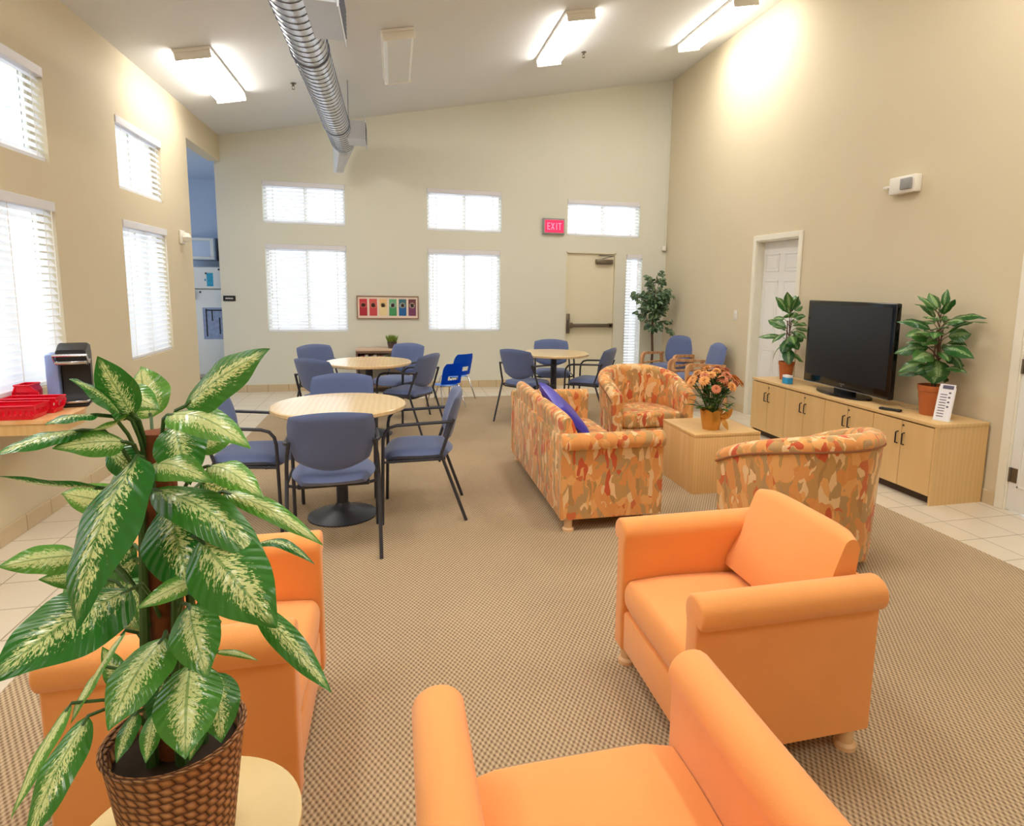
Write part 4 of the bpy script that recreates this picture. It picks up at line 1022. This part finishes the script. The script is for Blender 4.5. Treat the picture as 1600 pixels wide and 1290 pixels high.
# ------------------------------------------------------------------ foreground: round side table and the big plant
o = thing('round_side_table', 'small round cream side table under the big foreground plant', 'table', (-.40, 1.175, CAR))
bm = B(); lathe(bm, [(0, .415), (.195, .415), (.203, .422), (.203, .438), (.195, .444), (0, .444)], 56); obj('tabletop', bm, 'roundtop', o)
bm = B(); lathe(bm, [(0, 0), (.15, 0), (.15, .015), (.03, .035), (.03, .4145), (0, .4145)], 40); obj('pedestal', bm, 'foot', o)
PZ = .4505
PX, PY = -.405, 1.165
o = thing('dieffenbachia_plant', 'large variegated leafy plant in a woven basket pot in the foreground', 'plant', (PX, PY, PZ))
bm = B(); rp = [(0, 0), (.088, 0)]+[(.088+.026*k/10, .215*k/10) for k in range(1, 11)]+[(.119, .222), (.112, .226), (.104, .215), (.10, .16), (0, .16)]
lathe(bm, rp, 48, uv=True); obj('basket_pot', bm, 'basket', o)
bm = B(); lathe(bm, [(0, .185), (.1, .185), (.1, .165), (0, .165)], 24); obj('soil', bm, 'soil', o)
bm = B(); tube(bm, [(.0, .0, .17), (.0, 0, .5), (.005, 0, .79)], .028, 14, radii=[.03, .028, .026]); obj('coir_pole', bm, 'moss', o)
random.seed(4)
O = Vector((PX, PY, PZ))
# (base u,v,y | tip u,v,y | half width px | tilt: normal | tone | arch | droop)
S = lambda *a: a
LEAVES = [
 S(290, 634, 1.10, 422, 545, 1.02, 37, (-.2, -.8, .6), .35, .05), S(208, 650, 1.12, 152, 556, 1.05, 25, (.3, -.9, .3), .2, .06), S(236, 652, 1.28, 220, 572, 1.34, 32, (-.1, -1, .1), .95, .06),
 S(190, 648, 1.10, 108, 592, 1.02, 28, (-.2, -.7, .7), .15, .08), S(150, 648, 1.05, 70, 664, .98, 17, (-.2, -.7, .7), .1, .08), S(198, 652, 1.12, 140, 672, 1.05, 20, (0, -.8, -.5), .95, .08),
 S(262, 648, 1.10, 392, 700, 1.02, 30, (.2, -.6, .8), .95, .16), S(128, 672, 1.05, -10, 712, .96, 20, (-.1, -.6, .8), .25, .06), S(196, 690, 1.10, 82, 700, 1.0, 22, (0, -.9, .4), .7, .08),
 S(160, 762, 1.12, -10, 742, 1.04, 18, (0, -.5, -.9), .05, .04), S(275, 662, 1.14, 298, 758, 1.02, 36, (.2, -1, .3), .25, .12), S(325, 728, 1.12, 412, 778, 1.02, 24, (.2, -.7, .7), 1.0, .15),
 S(350, 768, 1.12, 505, 852, 1.02, 17, (.2, -.7, .7), .8, .12), S(395, 852, 1.2, 492, 882, 1.12, 11, (.2, -.4, .9), .1, .2), S(214, 712, 1.06, 118, 982, .88, 58, (-.45, -1, .15), .15, .07),
 S(312, 842, 1.02, 432, 980, .91, 54, (.3, -1, .4), .3, .12), S(266, 788, 1.12, 304, 932, .98, 50, (.2, -1, .2), .12, .10), S(240, 764, 1.10, 425, 890, .98, 36, (.3, -.7, .9), .35, .16),
 S(130, 868, 1.12, -5, 886, 1.02, 24, (-.1, -.8, .5), .9, .08), S(205, 920, 1.04, -20, 1066, .88, 58, (-.25, -.9, .5), .2, .10), S(316, 903, 1.02, 212, 952, .95, 17, (0, -.9, .6), .85, .16),
 S(398, 945, 1.08, 518, 1082, .98, 21, (.4, -.8, .5), .35, .06), S(296, 945, 1.06, 325, 1060, .95, 36, (.2, -1, .25), .45, .12), S(256, 996, 1.04, 170, 1142, .92, 44, (-.3, -1, .35), .55, .10),
 S(298, 1036, 1.03, 290, 1186, .91, 48, (.1, -1, .4), .5, .10), S(336, 1050, 1.08, 346, 1160, 1.0, 32, (.3, -1, .3), .3, .10), S(112, 1098, 1.12, 18, 1278, 1.0, 17, (-.5, -.8, .2), .75, .05),
 S(138, 1118, 1.05, 40, 1325, .93, 30, (-.35, -1, .3), .4, .07), S(214, 1112, 1.08, 182, 1192, 1.02, 15, (-.2, -1, .2), .3, .08), S(244, 1112, 1.06, 228, 1192, 1.0, 16, (0, -1, .2), .4, .08),
 S(318, 1112, 1.05, 296, 1188, 1.0, 14, (0, -1, .2), .3, .08), S(196, 984, 1.15, 128, 1100, 1.08, 13, (-.8, -.6, .2), .9, .05), S(336, 1018, 1.12, 404, 1032, 1.08, 6, (0, -.4, 1), .8, .1),
 S(232, 728, 1.08, 330, 752, .99, 27, (.1, -.7, .8), .75, .14), S(205, 790, 1.2, 95, 770, 1.25, 24, (0, -.9, .4), 1.0, .08), S(150, 900, 1.2, 60, 905, 1.15, 16, (0, -.9, .4), .5, .1),
 S(240, 722, 1.16, 165, 775, 1.2, 24, (-.1, -.9, .4), .6, .1), S(170, 700, 1.15, 235, 752, 1.12, 22, (0, -.9, .5), .1, .1), S(140, 870, 1.28, 96, 975, 1.22, 18, (-.3, -1, .2), .9, .06),
 S(200, 905, 1.2, 262, 985, 1.14, 22, (.1, -1, .2), .4, .1), S(160, 1040, 1.18, 110, 1130, 1.1, 13, (-.5, -.8, .2), .8, .06), S(185, 610, 1.2, 250, 640, 1.15, 22, (0, -.8, .6), .7, .12),
 S(300, 700, 1.2, 372, 668, 1.22, 22, (.1, -.9, .4), .8, .12), S(260, 1060, 1.1, 250, 1150, 1.05, 24, (0, -1, .2), .0, .1), S(210, 850, 1.25, 150, 905, 1.3, 22, (0, -1, .2), .2, .1),
 S(345, 905, 1.2, 404, 914, 1.12, 7, (0, -.4, 1), .2, .1), S(245, 690, 1.2, 330, 668, 1.28, 26, (0, -.8, .6), .6, .1), S(205, 1085, 1.2, 160, 1010, 1.25, 18, (0, -1, .2), .5, .1),
]
random.seed(12)
for k in range(2, 10):     # leaves on the far side of the pole
    a = math.radians(20+k*31); z = PZ+.26+.045*k; b = Vector((PX+.08*math.cos(a), PY+.06+abs(math.sin(a))*.05, z))
    LEAVES.append((b, None, 0, b+Vector((.085*math.cos(a), .03+.05*abs(math.sin(a)), rnd(-.10, -.02))), None, 0, .04, (rnd(-.3, .3), -.9, .5), rnd(0, .5), .1))
fm = B(); sm = B()
# stems up the pole
for (a, hh) in ((0.3, .62), (2.2, .70), (3.9, .66), (5.2, .55), (1.2, .5)):
    tube(sm, [(.035*math.cos(a)*1.2, .035*math.sin(a)*1.2, .17), (.04*math.cos(a), .04*math.sin(a), hh*.6), (.034*math.cos(a+.3), .034*math.sin(a+.3), hh)], .009, 8, radii=[.011, .009, .006])
for (u0, v0, y0, u1, v1, y1, hw, nr, tn, arch) in LEAVES:
    if v0 is None: b = u0-O; t_ = u1-O
    else: b = at_y(u0, v0, y0)-O; t_ = at_y(u1, v1, y1)-O
    ym = (y0+y1)/2; mw = hw if v0 is None else (at_y(200+hw, 850, ym)-at_y(200, 850, ym)).length*1.22
    tone = (tn, random.random())
    ax = t_-b
    add_leaf(fm, b, t_, mw, Vector(nr), arch=arch, fold=.24, tone=tone, nseg=18, m=5, shape=.35, wave=.06)
    # petiole from the stem cluster to the leaf base
    hz = max(.20, min(.78, b.z-.10)); rt_ = Vector((max(-.03, min(.03, b.x*.3)), max(-.03, min(.03, b.y*.3)), hz if b.z > .3 else .19))
    mid = rt_.lerp(b, .6)+Vector((0, 0, .03 if b.z > hz else .05))
    tube(sm, [rt_, rt_.lerp(mid, .5)+Vector((0, 0, .01)), mid, b, b+ax*.08+Vector(nr).normalized()*arch*ax.length*.2], .0032, 6)
obj('foliage', fm, 'leaf', o); obj('stems', sm, 'stem', o)
